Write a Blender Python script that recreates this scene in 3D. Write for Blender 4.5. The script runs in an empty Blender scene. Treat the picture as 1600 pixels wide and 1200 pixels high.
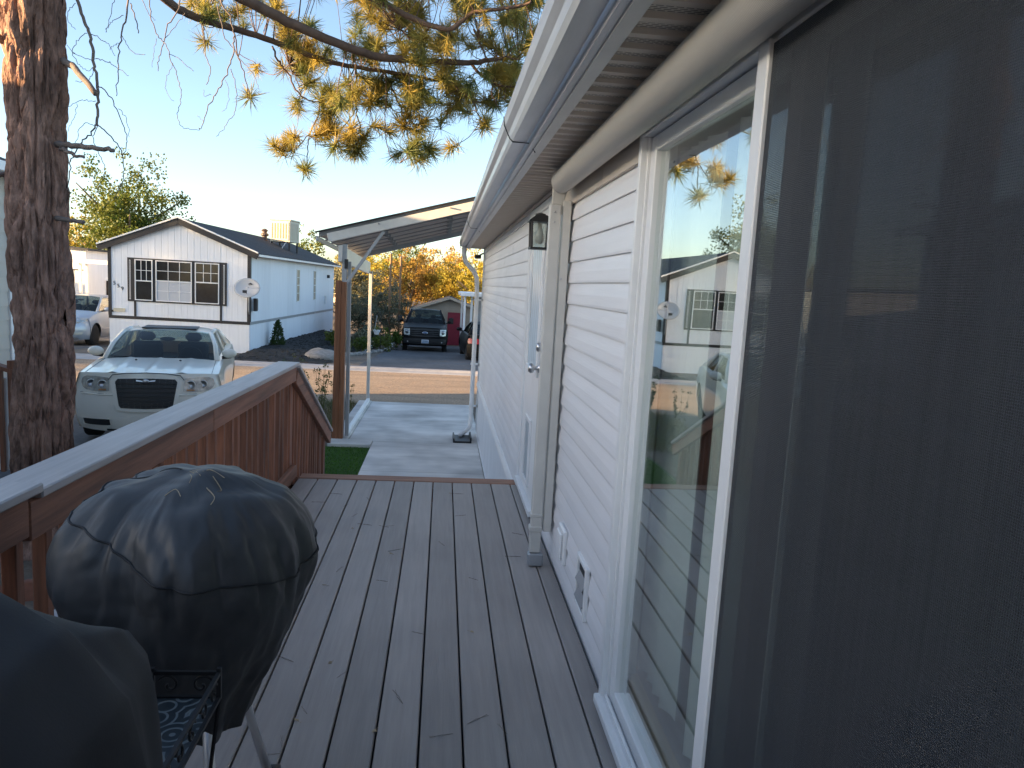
import bpy, math, random
from mathutils import Vector, Matrix, noise, Quaternion
random.seed(11)
R = math.radians
SC = bpy.context.scene
COL = SC.collection
PI = math.pi

# ------------------------------------------------------------------ camera
FPX, CZ = 1150.0, 2.5
CAMR = Matrix(((0.99432975, -0.04254404, -0.09745945),
               (-0.09094827, 0.1347064, -0.98670289),
               (0.05510674, 0.98997181, 0.13007327)))
cd = bpy.data.cameras.new('camera')
cam = bpy.data.objects.new('camera', cd)
COL.objects.link(cam)
cam.matrix_world = Matrix.Translation((0, 0, CZ)) @ CAMR.to_4x4()
cd.sensor_width = 36
cd.lens = FPX / 1600 * 36
cd.clip_start = 0.02
cd.clip_end = 2000
SC.camera = cam

# ------------------------------------------------------------------ sky and sun
SUN_EL, SUN_SLOPE = R(8.0), 0.30          # low sun, from the left and a little behind the camera
sd = Vector((-1, -SUN_SLOPE, 0)).normalized()          # towards the sun, in plan
SUN_ROT = math.atan2(sd.x, sd.y)
world = bpy.data.worlds.new('World')
SC.world = world
world.use_nodes = True
wn = world.node_tree
sky = wn.nodes.new('ShaderNodeTexSky')
sky.sky_type = 'NISHITA'
sky.sun_disc = False
sky.sun_elevation = SUN_EL
sky.sun_rotation = SUN_ROT
sky.altitude = 0
sky.air_density = 0.7
sky.dust_density = 1.1
sky.ozone_density = 1.0
bg = wn.nodes['Background']
bg.inputs['Strength'].default_value = 0.11
wn.links.new(sky.outputs[0], bg.inputs[0])
sl = bpy.data.lights.new('sun', 'SUN')
sl.energy = 5.0
sl.angle = R(0.5)
sl.color = (1.0, 0.66, 0.34)
sun = bpy.data.objects.new('sun', sl)
COL.objects.link(sun)
to_sun = Vector((sd.x * math.cos(SUN_EL), sd.y * math.cos(SUN_EL), math.sin(SUN_EL)))
sun.rotation_euler = to_sun.to_track_quat('Z', 'Y').to_euler()
sun.location = to_sun * 60
SC.view_settings.view_transform = 'Standard'
SC.view_settings.look = 'None'
SC.view_settings.gamma = 1
SC.view_settings.use_curve_mapping = False
SC.view_settings.exposure = 2.22

# ------------------------------------------------------------------ helpers
def ray(px, py):
    return CAMR @ Vector(((px - 800) / FPX, (600 - py) / FPX, -1))
def at(px, py, Y):                       # world point on the plane y = Y seen along this direction
    d = ray(px, py)
    return Vector((0, 0, CZ)) + d * (Y / d.y)

class MB:
    def __init__(s):
        s.v, s.f, s.m, s.sm = [], [], [], []
        s.k, s.smooth = 0, False
    def face(s, idx):
        s.f.append(tuple(idx)); s.m.append(s.k); s.sm.append(s.smooth)
    def add(s, pts):
        n = len(s.v); s.v.extend([tuple(p) for p in pts]); return n
    def poly(s, pts):
        n = s.add(pts); s.face(range(n, n + len(pts)))
    def hexa(s, p):                      # 8 points: bottom loop then top loop
        n = s.add(p)
        for q in ((3, 2, 1, 0), (4, 5, 6, 7), (0, 1, 5, 4), (1, 2, 6, 5), (2, 3, 7, 6), (3, 0, 4, 7)):
            s.face([n + i for i in q])
    def box(s, x0, x1, y0, y1, z0, z1):
        s.hexa([(x0, y0, z0), (x1, y0, z0), (x1, y1, z0), (x0, y1, z0), (x0, y0, z1), (x1, y0, z1), (x1, y1, z1), (x0, y1, z1)])
    def bar(s, a, b, w, h, up=(0, 0, 1)):
        a, b = Vector(a), Vector(b)
        d = (b - a).normalized()
        up = Vector(up)
        r = d.cross(up)
        if r.length < 1e-5: r = d.cross(Vector((1, 0, 0)))
        r.normalize(); u = r.cross(d)
        r *= w / 2; u *= h / 2
        s.hexa([a - r - u, a + r - u, b + r - u, b - r - u, a - r + u, a + r + u, b + r + u, b - r + u])
    def tube(s, pts, rad, n=7, cap=True):
        pts = [Vector(p) for p in pts]
        if not hasattr(rad, '__len__'): rad = [rad] * len(pts)
        rings = []; prev = None
        for i, p in enumerate(pts):
            d = (pts[min(i + 1, len(pts) - 1)] - pts[max(i - 1, 0)])
            d = d.normalized() if d.length > 1e-9 else Vector((0, 0, 1))
            if prev is None:
                u = d.orthogonal().normalized()
            else:
                u = prev - d * prev.dot(d)
                u = u.normalized() if u.length > 1e-6 else d.orthogonal().normalized()
            prev = u; w = d.cross(u)
            rings.append(s.add([p + (u * math.cos(2 * PI * k / n) + w * math.sin(2 * PI * k / n)) * rad[i] for k in range(n)]))
        for a, b in zip(rings, rings[1:]):
            for k in range(n):
                s.face((a + k, a + (k + 1) % n, b + (k + 1) % n, b + k))
        if cap:
            s.face([rings[0] + k for k in reversed(range(n))]); s.face([rings[-1] + k for k in range(n)])
    def lathe(s, prof, c=(0, 0, 0), n=24, axis='Z', cap=True):
        rings = []
        for r, h in prof:
            pts = []
            for k in range(n):
                a = 2 * PI * k / n
                x, y = r * math.cos(a), r * math.sin(a)
                if axis == 'Z': q = (x, y, h)
                elif axis == 'X': q = (h, x, y)
                else: q = (y, h, x)
                pts.append((c[0] + q[0], c[1] + q[1], c[2] + q[2]))
            rings.append(s.add(pts))
        for a, b in zip(rings, rings[1:]):
            for k in range(n):
                s.face((a + k, a + (k + 1) % n, b + (k + 1) % n, b + k))
        if cap:
            s.face([rings[0] + k for k in reversed(range(n))]); s.face([rings[-1] + k for k in range(n)])
    def grid(s, fn, nu, nv):
        n = s.add([fn(i / nu, j / nv) for j in range(nv + 1) for i in range(nu + 1)])
        for j in range(nv):
            for i in range(nu):
                a = n + j * (nu + 1) + i
                s.face((a, a + 1, a + nu + 2, a + nu + 1))
    def prism(s, poly, axis, a0, a1):    # poly: 2D points in the other two axes (cyclic order), extruded along axis
        def q(p, a):
            return {'X': (a, p[0], p[1]), 'Y': (p[0], a, p[1]), 'Z': (p[0], p[1], a)}[axis]
        k = len(poly)
        n = s.add([q(p, a0) for p in poly] + [q(p, a1) for p in poly])
        s.face([n + i for i in range(k)]); s.face([n + k + i for i in reversed(range(k))])
        for i in range(k):
            j = (i + 1) % k
            s.face((n + i, n + k + i, n + k + j, n + j))
    def mesh(s, name, mats):
        me = bpy.data.meshes.new(name)
        me.from_pydata(s.v, [], s.f)
        if not isinstance(mats, (list, tuple)): mats = [mats]
        for m in mats: me.materials.append(m)
        me.polygons.foreach_set('material_index', s.m)
        me.polygons.foreach_set('use_smooth', s.sm)
        me.update()
        return me
    def build(s, name, mats, parent=None, bevel=0, fix=True, loc=None):
        me = s.mesh(name, mats)
        if fix:
            import bmesh
            b = bmesh.new(); b.from_mesh(me)
            bmesh.ops.recalc_face_normals(b, faces=b.faces)
            b.to_mesh(me); b.free()
        return place(name, me, parent, bevel, loc)

def place(name, me, parent=None, bevel=0, loc=None):
    o = bpy.data.objects.new(name, me)
    COL.objects.link(o)
    if parent is not None: o.parent = parent
    if loc is not None: o.location = loc
    if bevel:
        m = o.modifiers.new('bevel', 'BEVEL'); m.width = bevel; m.segments = 1; m.limit_method = 'ANGLE'; m.angle_limit = R(40)
    return o
def tag(o, label=None, cat=None, group=None, kind=None):
    if label: o['label'] = label
    if cat: o['category'] = cat
    if group: o['group'] = group
    if kind: o['kind'] = kind
    return o
def thing(name, label, cat, loc=(0, 0, 0), rz=0, group=None):
    o = bpy.data.objects.new(name, None)
    o.empty_display_size = .2
    COL.objects.link(o); o.location = loc; o.rotation_euler = (0, 0, rz)
    return tag(o, label, cat, group)
def copy_tree(o, parent=None):
    c = o.copy(); COL.objects.link(c); c.parent = parent
    for ch in list(o.children): copy_tree(ch, c)
    return c
def onebox(name, mat, parent, *d, bevel=0):
    b = MB(); b.box(*d); return b.build(name, mat, parent, bevel)

# ------------------------------------------------------------------ materials
def nodes(name):
    m = bpy.data.materials.new(name); m.use_nodes = True
    t = m.node_tree; return m, t, t.nodes, t.links, t.nodes['Principled BSDF']
def mat(name, c, rough=.6, metal=0, ns=None, na=.15, bs=None, bst=.25, bd=.01, st=(1, 1, 1), rnd=0, c2=None, spec=.5, coat=0,
        world_co=False, ns2=None, na2=.2, detail=6, trans=0):
    m, t, N, L, P = nodes(name)
    P.inputs['Roughness'].default_value = rough; P.inputs['Metallic'].default_value = metal
    P.inputs['Specular IOR Level'].default_value = spec
    P.inputs['Coat Weight'].default_value = coat
    P.inputs['Base Color'].default_value = (*c, 1)
    if not (ns or bs or rnd or ns2): return m
    tc = N.new('ShaderNodeTexCoord'); mp = N.new('ShaderNodeMapping'); mp.inputs['Scale'].default_value = st
    oi = N.new('ShaderNodeObjectInfo')
    if world_co:
        g = N.new('ShaderNodeNewGeometry'); L.new(g.outputs['Position'], mp.inputs[0])
    else:
        mu = N.new('ShaderNodeMath'); mu.operation = 'MULTIPLY'; mu.inputs[1].default_value = 53.0
        L.new(oi.outputs['Random'], mu.inputs[0])
        ad = N.new('ShaderNodeVectorMath'); ad.operation = 'ADD'
        L.new(tc.outputs['Object'], ad.inputs[0]); L.new(mu.outputs[0], ad.inputs[1]); L.new(ad.outputs[0], mp.inputs[0])
    col = None
    if ns:
        no = N.new('ShaderNodeTexNoise'); no.inputs['Scale'].default_value = ns; no.inputs['Detail'].default_value = detail
        no.inputs['Roughness'].default_value = .6
        L.new(mp.outputs[0], no.inputs['Vector'])
        rp = N.new('ShaderNodeValToRGB')
        e = rp.color_ramp.elements
        e[0].position, e[1].position = .3, .7
        e[0].color = (*[x * (1 - na) for x in c], 1)
        e[1].color = (*(c2 if c2 else [min(1, x * (1 + na)) for x in c]), 1)
        L.new(no.outputs['Fac'], rp.inputs[0]); col = rp.outputs[0]
    def mult(col, fac, lo, hi):
        mr = N.new('ShaderNodeMapRange'); mr.inputs[1].default_value, mr.inputs[2].default_value = (0, 1) if fac is oi.outputs['Random'] else (.3, .7)
        mr.inputs[3].default_value = lo; mr.inputs[4].default_value = hi
        L.new(fac, mr.inputs[0])
        mx = N.new('ShaderNodeMix'); mx.data_type = 'RGBA'; mx.blend_type = 'MULTIPLY'; mx.inputs[0].default_value = 1
        if col is None: mx.inputs[6].default_value = (*c, 1)
        else: L.new(col, mx.inputs[6])
        L.new(mr.outputs[0], mx.inputs[7])
        return mx.outputs[2]
    if ns2:
        n2 = N.new('ShaderNodeTexNoise'); n2.inputs['Scale'].default_value = ns2; n2.inputs['Detail'].default_value = 3
        L.new((tc.outputs['Object'] if not world_co else g.outputs['Position']), n2.inputs['Vector'])
        col = mult(col, n2.outputs['Fac'], 1 - na2, 1 + na2)
    if rnd: col = mult(col, oi.outputs['Random'], 1 - rnd, 1 + rnd)
    if col is not None: L.new(col, P.inputs['Base Color'])
    if bs:
        nb = N.new('ShaderNodeTexNoise'); nb.inputs['Scale'].default_value = bs; nb.inputs['Detail'].default_value = 5
        L.new(mp.outputs[0], nb.inputs['Vector'])
        bu = N.new('ShaderNodeBump'); bu.inputs['Strength'].default_value = bst; bu.inputs['Distance'].default_value = bd
        L.new(nb.outputs['Fac'], bu.inputs['Height']); L.new(bu.outputs[0], P.inputs['Normal'])
    return m
def glass(name, tint=(.92, .96, .94), boost=1.6, rough=0.0, wave=0):
    m, t, N, L, P = nodes(name); N.remove(P)
    out = N['Material Output']
    tr = N.new('ShaderNodeBsdfTransparent'); tr.inputs[0].default_value = (*tint, 1)
    gl = N.new('ShaderNodeBsdfGlossy'); gl.inputs[0].default_value = (1, 1, 1, 1); gl.inputs['Roughness'].default_value = rough
    fr = N.new('ShaderNodeFresnel')
    gm = N.new('ShaderNodeNewGeometry'); ir = N.new('ShaderNodeMapRange'); ir.inputs[3].default_value = 1.5; ir.inputs[4].default_value = 1 / 1.5
    L.new(gm.outputs['Backfacing'], ir.inputs[0]); L.new(ir.outputs[0], fr.inputs[0])
    mu = N.new('ShaderNodeMath'); mu.operation = 'MULTIPLY'; mu.inputs[1].default_value = boost; mu.use_clamp = True
    mx = N.new('ShaderNodeMixShader')
    if wave:
        tc = N.new('ShaderNodeTexCoord'); no = N.new('ShaderNodeTexNoise'); no.inputs['Scale'].default_value = 2.2; no.inputs['Detail'].default_value = 0
        bu = N.new('ShaderNodeBump'); bu.inputs['Strength'].default_value = wave; bu.inputs['Distance'].default_value = .01
        L.new(tc.outputs['Object'], no.inputs['Vector']); L.new(no.outputs['Fac'], bu.inputs['Height']); L.new(bu.outputs[0], gl.inputs['Normal'])
    L.new(fr.outputs[0], mu.inputs[0]); L.new(mu.outputs[0], mx.inputs[0]); L.new(tr.outputs[0], mx.inputs[1]); L.new(gl.outputs[0], mx.inputs[2])
    L.new(mx.outputs[0], out.inputs[0])
    return m
def leafmat(name, c, c2, ns=1.2, trans=.35, rnd=.12):
    m, t, N, L, P = nodes(name)
    g = N.new('ShaderNodeNewGeometry'); no = N.new('ShaderNodeTexNoise'); no.inputs['Scale'].default_value = ns; no.inputs['Detail'].default_value = 8
    L.new(g.outputs['Position'], no.inputs['Vector'])
    rp = N.new('ShaderNodeValToRGB'); e = rp.color_ramp.elements; e[0].position, e[1].position = .36, .64
    e[0].color = (*c, 1); e[1].color = (*c2, 1)
    L.new(no.outputs['Fac'], rp.inputs[0])
    mr = N.new('ShaderNodeMapRange'); mr.inputs[3].default_value = .72; mr.inputs[4].default_value = 1.25
    L.new(g.outputs['Random Per Island'], mr.inputs[0])
    mx = N.new('ShaderNodeMix'); mx.data_type = 'RGBA'; mx.blend_type = 'MULTIPLY'; mx.inputs[0].default_value = 1
    L.new(rp.outputs[0], mx.inputs[6]); L.new(mr.outputs[0], mx.inputs[7])
    P.inputs['Roughness'].default_value = .55; P.inputs['Specular IOR Level'].default_value = .3
    L.new(mx.outputs[2], P.inputs['Base Color'])
    tl = N.new('ShaderNodeBsdfTranslucent'); L.new(mx.outputs[2], tl.inputs[0])
    ms = N.new('ShaderNodeMixShader'); ms.inputs[0].default_value = trans
    L.new(P.outputs[0], ms.inputs[1]); L.new(tl.outputs[0], ms.inputs[2]); L.new(ms.outputs[0], N['Material Output'].inputs[0])
    return m

M = {}
M['dirt'] = mat('dirt', (.16, .125, .095), .95, ns=1.5, na=.35, bs=60, bst=.6, bd=.02, world_co=True, ns2=14, na2=.25)
M['asphalt_road'] = mat('asphalt_road', (.33, .245, .17), .9, ns=2.2, na=.22, bs=30, bst=1, bd=.05, world_co=True, ns2=26, na2=.42, st=(.16, 1, 1))  # tan base and streaks along the street stand in for low sunlight
M['asphalt_drive'] = mat('asphalt_drive', (.085, .085, .09), .85, ns=.8, na=.35, bs=90, bst=.5, bd=.01, world_co=True, ns2=8, na2=.2, st=(1, .4, 1))
M['concrete'] = mat('concrete', (.62, .60, .575), .85, ns=1.6, na=.16, bs=120, bst=.25, bd=.004, world_co=True, ns2=1.3, na2=.26, st=(.5, 2, 1))
M['kerb'] = mat('kerb', (.36, .355, .36), .85, ns=3, na=.15, bs=80, bst=.3, world_co=True)
M['paver'] = mat('paver', (.42, .41, .42), .85, ns=9, na=.12, bs=70, bst=.3, rnd=.13)
M['mulch'] = mat('mulch', (.012, .011, .012), .9, ns=20, na=.5, bs=45, bst=1, bd=.05, world_co=True, c2=(.03, .028, .028))
M['turf'] = leafmat('turf', (.06, .15, .018), (.10, .22, .03), 6, .25)
M['drygrass'] = leafmat('dry_grass', (.16, .13, .05), (.10, .13, .04), 3, .3)
M['weed'] = leafmat('weed_green', (.05, .09, .025), (.13, .12, .045), 4, .3)
M['deck'] = mat('composite_board', (.345, .31, .288), .52, ns=5, na=.10, bs=22, bst=.35, bd=.003, st=(9, .45, 9), rnd=.09, ns2=1.3, na2=.12)
M['deckcap'] = mat('composite_cap', (.45, .42, .405), .45, ns=5, na=.14, bs=22, bst=.35, bd=.003, st=(9, .45, 9), rnd=.04, ns2=1.3, na2=.1)
M['redwood'] = mat('stained_wood', (.24, .095, .052), .6, ns=4, na=.45, bs=20, bst=.4, bd=.004, st=(10, 10, .7), rnd=.2)
M['redwood_rail'] = mat('stained_rail', (.26, .115, .068), .6, ns=3, na=.42, bs=16, bst=.4, bd=.004, st=(14, .5, 10), rnd=.1)
M['redwood_end'] = mat('stained_end_board', (.34, .19, .13), .7, ns=4, na=.35, bs=16, bst=.4, bd=.004, st=(.5, 14, 12), rnd=.1)
M['orangewood'] = mat('cedar_post', (.24, .095, .042), .65, ns=4, na=.35, bs=20, bst=.3, bd=.004, st=(10, 10, .6))
M['vinyl'] = mat('vinyl_siding', (.80, .79, .80), .42, ns=3, na=.03, bs=14, bst=.18, bd=.003, st=(8, .6, 12), rnd=.02, ns2=.8, na2=.05)
M['skirt'] = mat('skirting_vinyl', (.77, .78, .80), .42, ns=2, na=.05, rnd=.02)
M['white'] = mat('white_trim', (.81, .81, .81), .38, ns=5, na=.04, ns2=1.5, na2=.05)
M['cream'] = mat('cream_metal', (.60, .58, .54), .4, ns=6, na=.06, ns2=2, na2=.07)
M['soffit_plain'] = mat('soffit_plain', (.58, .50, .42), .55)
M['fascia'] = mat('fascia_metal', (.50, .50, .52), .32, metal=.0, ns=3, na=.08, bs=3, bst=.3, bd=.01, st=(1, .4, 4), ns2=1.5, na2=.08)
M['gutter'] = mat('gutter_metal', (.56, .56, .57), .3, ns=4, na=.1, bs=4, bst=.35, bd=.006, st=(4, .6, 4))
M['glass'] = glass('window_glass', (.90, .95, .93), 2.2, 0, .03)
M['cabglass'] = glass('car_glass', (.40, .48, .46), .8)
M['farglass'] = mat('far_window_glass', (.018, .021, .026), .08, spec=.5, ns=2.5, na=.4)
M['blind'] = mat('window_blind', (.50, .52, .56), .5)
M['slat'] = mat('vertical_blind', (.76, .77, .72), .5)
M['room'] = mat('room_wall', (.20, .19, .18), .8)
M['black'] = mat('black_metal', (.012, .012, .013), .45)
M['blackplastic'] = mat('black_plastic', (.015, .015, .016), .5)
M['steel'] = mat('brushed_steel', (.55, .55, .56), .28, metal=1, bs=90, bst=.1)
M['leg'] = mat('grill_leg_metal', (.66, .66, .68), .38, metal=.6)
M['galv'] = mat('galvanised_grey', (.36, .37, .39), .42, metal=.3, ns=5, na=.1)
M['greypanel'] = mat('carport_pan', (.30, .295, .30), .45, ns=2, na=.12)
M['bark'] = mat('pine_bark', (.32, .175, .125), .92, ns=7, na=.6, bs=16, bst=1, bd=.05, st=(2.2, 2.2, .8), c2=(.46, .265, .195), ns2=1.7, na2=.40)
M['twig'] = mat('pine_twig', (.115, .075, .055), .85, ns=8, na=.35, bs=30, bst=.5)
M['deadwood'] = mat('dead_wood', (.15, .12, .105), .85, ns=6, na=.35, bs=25, bst=.6, st=(1, 1, 1))
M['needle'] = leafmat('pine_needles', (.42, .32, .075), (.17, .21, .07), 2.6, .5)  # golden tone stands in for sunlight on part of the needles
M['cover'] = mat('vinyl_cover', (.050, .052, .055), .46, ns=5, na=.25, bs=260, bst=.12, bd=.002, ns2=2.5, na2=.25, spec=.45)
M['cover2'] = mat('polyester_cover', (.011, .0125, .017), .7, ns=7, na=.2, bs=300, bst=.15, bd=.002)
M['piping'] = mat('cover_piping', (.016, .017, .019), .6)
M['wall559'] = mat('painted_panel', (.80, .82, .86), .5, ns=1.5, na=.05, bs=5, bst=.15, st=(9, 9, .5), rnd=.03)
M['trim559'] = mat('charcoal_trim', (.020, .019, .022), .55)
M['shingle'] = mat('roof_shingle', (.045, .04, .042), .9, ns=12, na=.4, bs=40, bst=.6, ns2=2, na2=.2)
M['tan'] = mat('tan_siding', (.40, .32, .24), .7, ns=3, na=.1)
M['reddoor'] = mat('red_door', (.24, .018, .035), .5, ns=3, na=.1)
M['beige'] = mat('beige_metal', (.62, .55, .42), .5, ns=4, na=.06)
M['rubber'] = mat('tyre_rubber', (.015, .015, .016), .8)
M['rim'] = mat('wheel_rim', (.35, .35, .36), .3, metal=.9)
M['paint_cream'] = mat('cream_paint', (.78, .745, .655), .28, coat=.6, ns=2, na=.03)
M['paint_silver'] = mat('silver_paint', (.46, .49, .54), .28, metal=.35, coat=.6)
M['paint_black'] = mat('black_paint', (.004, .004, .005), .45, coat=0, spec=.18)
M['lens'] = mat('headlight_lens', (.42, .42, .40), .12, metal=.55, ns=14, na=.5)
M['redlens'] = mat('tail_lens', (.35, .01, .01), .15)
M['plate'] = mat('licence_plate', (.6, .63, .66), .4)
M['seat'] = mat('car_seat', (.03, .03, .032), .7)
M['stone'] = mat('stone', (.27, .25, .23), .9, ns=6, na=.3, bs=20, bst=.7, rnd=.2)
M['terracotta'] = mat('terracotta', (.24, .095, .06), .85, ns=9, na=.3, bs=40, bst=.4, rnd=.15)
M['polewood'] = mat('pole_wood', (.26, .15, .08), .85, ns=4, na=.25, st=(8, 8, .5))
M['trunkgrey'] = mat('trunk_bark', (.10, .08, .065), .9, ns=8, na=.4, bs=20, bst=.8)
M['stickwood'] = mat('pine_bar', (.45, .31, .17), .55, ns=4, na=.3, st=(12, .6, 12))
M['deadneedle'] = mat('dead_needle', (.15, .125, .10), .8)
M['dryleaf'] = mat('dry_leaf', (.33, .26, .17), .75, ns=30, na=.3, rnd=.2)
M['numbers'] = mat('house_numbers', (.05, .05, .055), .4)
M['dish'] = mat('dish_grey', (.50, .51, .53), .5)
# ------------------------------------------------------------------ special materials
def vent_mat():
    m, t, N, L, P = nodes('soffit_vented')
    tc = N.new('ShaderNodeTexCoord')
    br = N.new('ShaderNodeTexBrick'); br.inputs['Scale'].default_value = 1; br.offset = .5
    br.inputs['Color1'].default_value = br.inputs['Color2'].default_value = (.13, .11, .09, 1)
    br.inputs['Mortar'].default_value = (.56, .495, .415, 1)
    br.inputs['Mortar Size'].default_value = .0032; br.inputs['Mortar Smooth'].default_value = .3
    br.inputs['Brick Width'].default_value = .022; br.inputs['Row Height'].default_value = .0092
    L.new(tc.outputs['Object'], br.inputs['Vector'])
    L.new(br.outputs['Color'], P.inputs['Base Color']); P.inputs['Roughness'].default_value = .55
    return m
M['soffit_vent'] = vent_mat()
def awning_mat():
    m, t, N, L, P = nodes('awning_fabric')
    tc = N.new('ShaderNodeTexCoord')
    wv = N.new('ShaderNodeTexWave'); wv.bands_direction = 'Y'; wv.inputs['Scale'].default_value = 62
    wv.inputs['Distortion'].default_value = .3
    L.new(tc.outputs['Object'], wv.inputs['Vector'])
    bu = N.new('ShaderNodeBump'); bu.inputs['Strength'].default_value = .35; bu.inputs['Distance'].default_value = .002
    L.new(wv.outputs['Fac'], bu.inputs['Height']); L.new(bu.outputs[0], P.inputs['Normal'])
    rp = N.new('ShaderNodeValToRGB'); rp.color_ramp.elements[0].color = (.50, .465, .415, 1); rp.color_ramp.elements[1].color = (.60, .565, .51, 1)
    L.new(wv.outputs['Fac'], rp.inputs[0]); L.new(rp.outputs[0], P.inputs['Base Color']); P.inputs['Roughness'].default_value = .6
    return m
M['awning'] = awning_mat()
def screen_mat():
    m, t, N, L, P = nodes('insect_screen')
    tc = N.new('ShaderNodeTexCoord')
    mp = N.new('ShaderNodeMapping'); mp.inputs['Scale'].default_value = (1, 60, 1.1)
    no = N.new('ShaderNodeTexNoise'); no.inputs['Scale'].default_value = 1.3; no.inputs['Detail'].default_value = 5
    L.new(tc.outputs['Object'], mp.inputs[0]); L.new(mp.outputs[0], no.inputs['Vector'])
    w1 = N.new('ShaderNodeTexWave'); w1.bands_direction = 'Z'; w1.inputs['Scale'].default_value = 95; w1.inputs['Distortion'].default_value = .6; w1.inputs['Detail'].default_value = 1
    w2 = N.new('ShaderNodeTexWave'); w2.bands_direction = 'Y'; w2.inputs['Scale'].default_value = 95; w2.inputs['Distortion'].default_value = .6; w2.inputs['Detail'].default_value = 1
    for w in (w1, w2): L.new(tc.outputs['Object'], w.inputs['Vector'])
    mm = N.new('ShaderNodeMath'); mm.operation = 'MULTIPLY'; L.new(w1.outputs['Fac'], mm.inputs[0]); L.new(w2.outputs['Fac'], mm.inputs[1])
    mr = N.new('ShaderNodeMapRange'); mr.inputs[3].default_value = .18; mr.inputs[4].default_value = .95
    L.new(mm.outputs[0], mr.inputs[0])
    rp = N.new('ShaderNodeValToRGB'); e = rp.color_ramp.elements; e[0].position = .3; e[1].position = .7
    e[0].color = (.036, .040, .047, 1); e[1].color = (.044, .048, .056, 1)
    L.new(no.outputs['Fac'], rp.inputs[0]); L.new(rp.outputs[0], P.inputs['Base Color']); P.inputs['Roughness'].default_value = .75
    tr = N.new('ShaderNodeBsdfTransparent')
    mx = N.new('ShaderNodeMixShader'); L.new(mr.outputs[0], mx.inputs[0]); L.new(P.outputs[0], mx.inputs[1]); L.new(tr.outputs[0], mx.inputs[2])
    L.new(mx.outputs[0], N['Material Output'].inputs[0])
    return m
M['screen'] = screen_mat()

# ------------------------------------------------------------------ ground, street, drives
def gz(x, y):
    z = 0.0
    if y > 22: z -= .05 * min(y - 22, 24)
    if y > 75: z += .028 * (y - 75)
    return z
def lin(a, b, n): return [a + (b - a) * i / n for i in range(n + 1)]
xs = [-180, -90] + lin(-60, 60, 40) + [90, 180]
ys = [-90, -45] + lin(-20, 75, 95) + lin(80, 240, 16)
b = MB(); b.smooth = False
n0 = b.add([(x, y, gz(x, y)) for y in ys for x in xs])
for j in range(len(ys) - 1):
    for i in range(len(xs) - 1):
        a = n0 + j * len(xs) + i
        b.face((a, a + 1, a + len(xs) + 1, a + len(xs)))
tag(b.build('ground', M['dirt']), kind='structure')
def sheet(name, mat_, x0, x1, yy, dz, xx=None):
    b = MB()
    for y0, y1 in zip(yy, yy[1:]):
        b.poly([(x0, y0, gz(0, y0) + dz), (x1, y0, gz(0, y0) + dz), (x1, y1, gz(0, y1) + dz), (x0, y1, gz(0, y1) + dz)])
    return tag(b.build(name, mat_), kind='structure')
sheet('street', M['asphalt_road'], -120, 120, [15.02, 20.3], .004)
sheet('asphalt_driveway', M['asphalt_drive'], -2.35, 9, [20.9, 22, 46], .006)
sheet('asphalt_driveway', M['asphalt_drive'], -14.6, -10.85, [20.9, 22, 46], .006)
sheet('asphalt_driveway', M['asphalt_drive'], -6.0, -2.55, [8.2, 14.98], .006)
b = MB()
b.prism([(20.28, 0), (20.3, .012), (20.62, .03), (20.72, .075), (20.9, .075), (20.92, 0)], 'X', -120, 120)
kb = tag(b.build('street_kerb', M['kerb']), kind='structure')

# our concrete driveway: slabs as separate pieces
cdv = thing('concrete_driveway', None, None); tag(cdv, kind='structure')
def slab(poly, z1=.05):
    b = MB(); b.prism(poly, 'Z', -.05, z1); return b.build('slab', M['concrete'], cdv, bevel=.008)
for y0, y1 in ((5.75, 7.65), (7.66, 9.4), (9.41, 11.19)): slab([(-.985, y0), (.62, y0), (.62, y1), (-.985, y1)])
for y0, y1 in ((11.2, 13.05), (13.06, 14.97)): slab([(-1.36, y0), (.66, y0), (.66, y1), (-1.36, y1)])
slab([(-1.62, 10.86), (-.99, 10.86), (-.99, 11.19), (-1.62, 11.19)], .07)
slab([(-1.62, 11.2), (-1.365, 11.2), (-1.365, 15.0), (-1.62, 15.0)], .06)
M['leafy_verge'] = mat('leaf_litter_edge', (.20, .12, .06), .95, ns=12, na=.5, bs=50, bst=.9, world_co=True)
b = MB(); b.prism([(14.975, 0), (14.985, .03), (15.03, .035), (15.10, .006)], 'X', -1.3, 4)
tag(b.build('street_edge', M['leafy_verge']), kind='structure')

# artificial turf
tf = onebox('turf_patch', mat('turf_base', (.03, .08, .012), .9, ns=30, na=.3), None, -1.95, -.99, 5.7, 10.85, -.02, .022); tag(tf, kind='structure')
def blades(x0, x1, y0, y1, n, h, w, z=0.0):
    b = MB()
    for i in range(n):
        x, y = random.uniform(x0, x1), random.uniform(y0, y1); a = random.uniform(0, 2 * PI); l = random.uniform(.5, 1) * h
        dx, dy = math.cos(a) * w, math.sin(a) * w; lx, ly = random.gauss(0, .35) * l, random.gauss(0, .35) * l
        b.poly([(x - dx, y - dy, z), (x + dx, y + dy, z), (x + lx, y + ly, z + l)])
    return b
g = blades(-1.9, -.995, 7.6, 10.84, 15000, .028, .004, .02).build('artificial_grass', M['turf'], fix=False)
tag(g, 'short green artificial grass beside the concrete driveway', 'grass', kind='stuff')

# side yard pavers seen between the railing balusters
pv = thing('paver_patio', None, None); tag(pv, kind='structure')
pb = MB(); pb.box(-.197, .197, -.097, .097, -.03, .03); pm = pb.mesh('paver', M['paver'])
j = 0
y = 2.2
while y < 7.4:
    x = -3.9 + (.2 if j % 2 else 0)
    while x < -1.5:
        if (y > 5.6 and x > -1.95) or math.hypot(x + 3.39, y - 6.6) < 1.42: pass
        else: place('paver', pm, pv, bevel=.006, loc=(x, y, random.uniform(0, .008)))
        x += .405
    y += .205; j += 1

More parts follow.
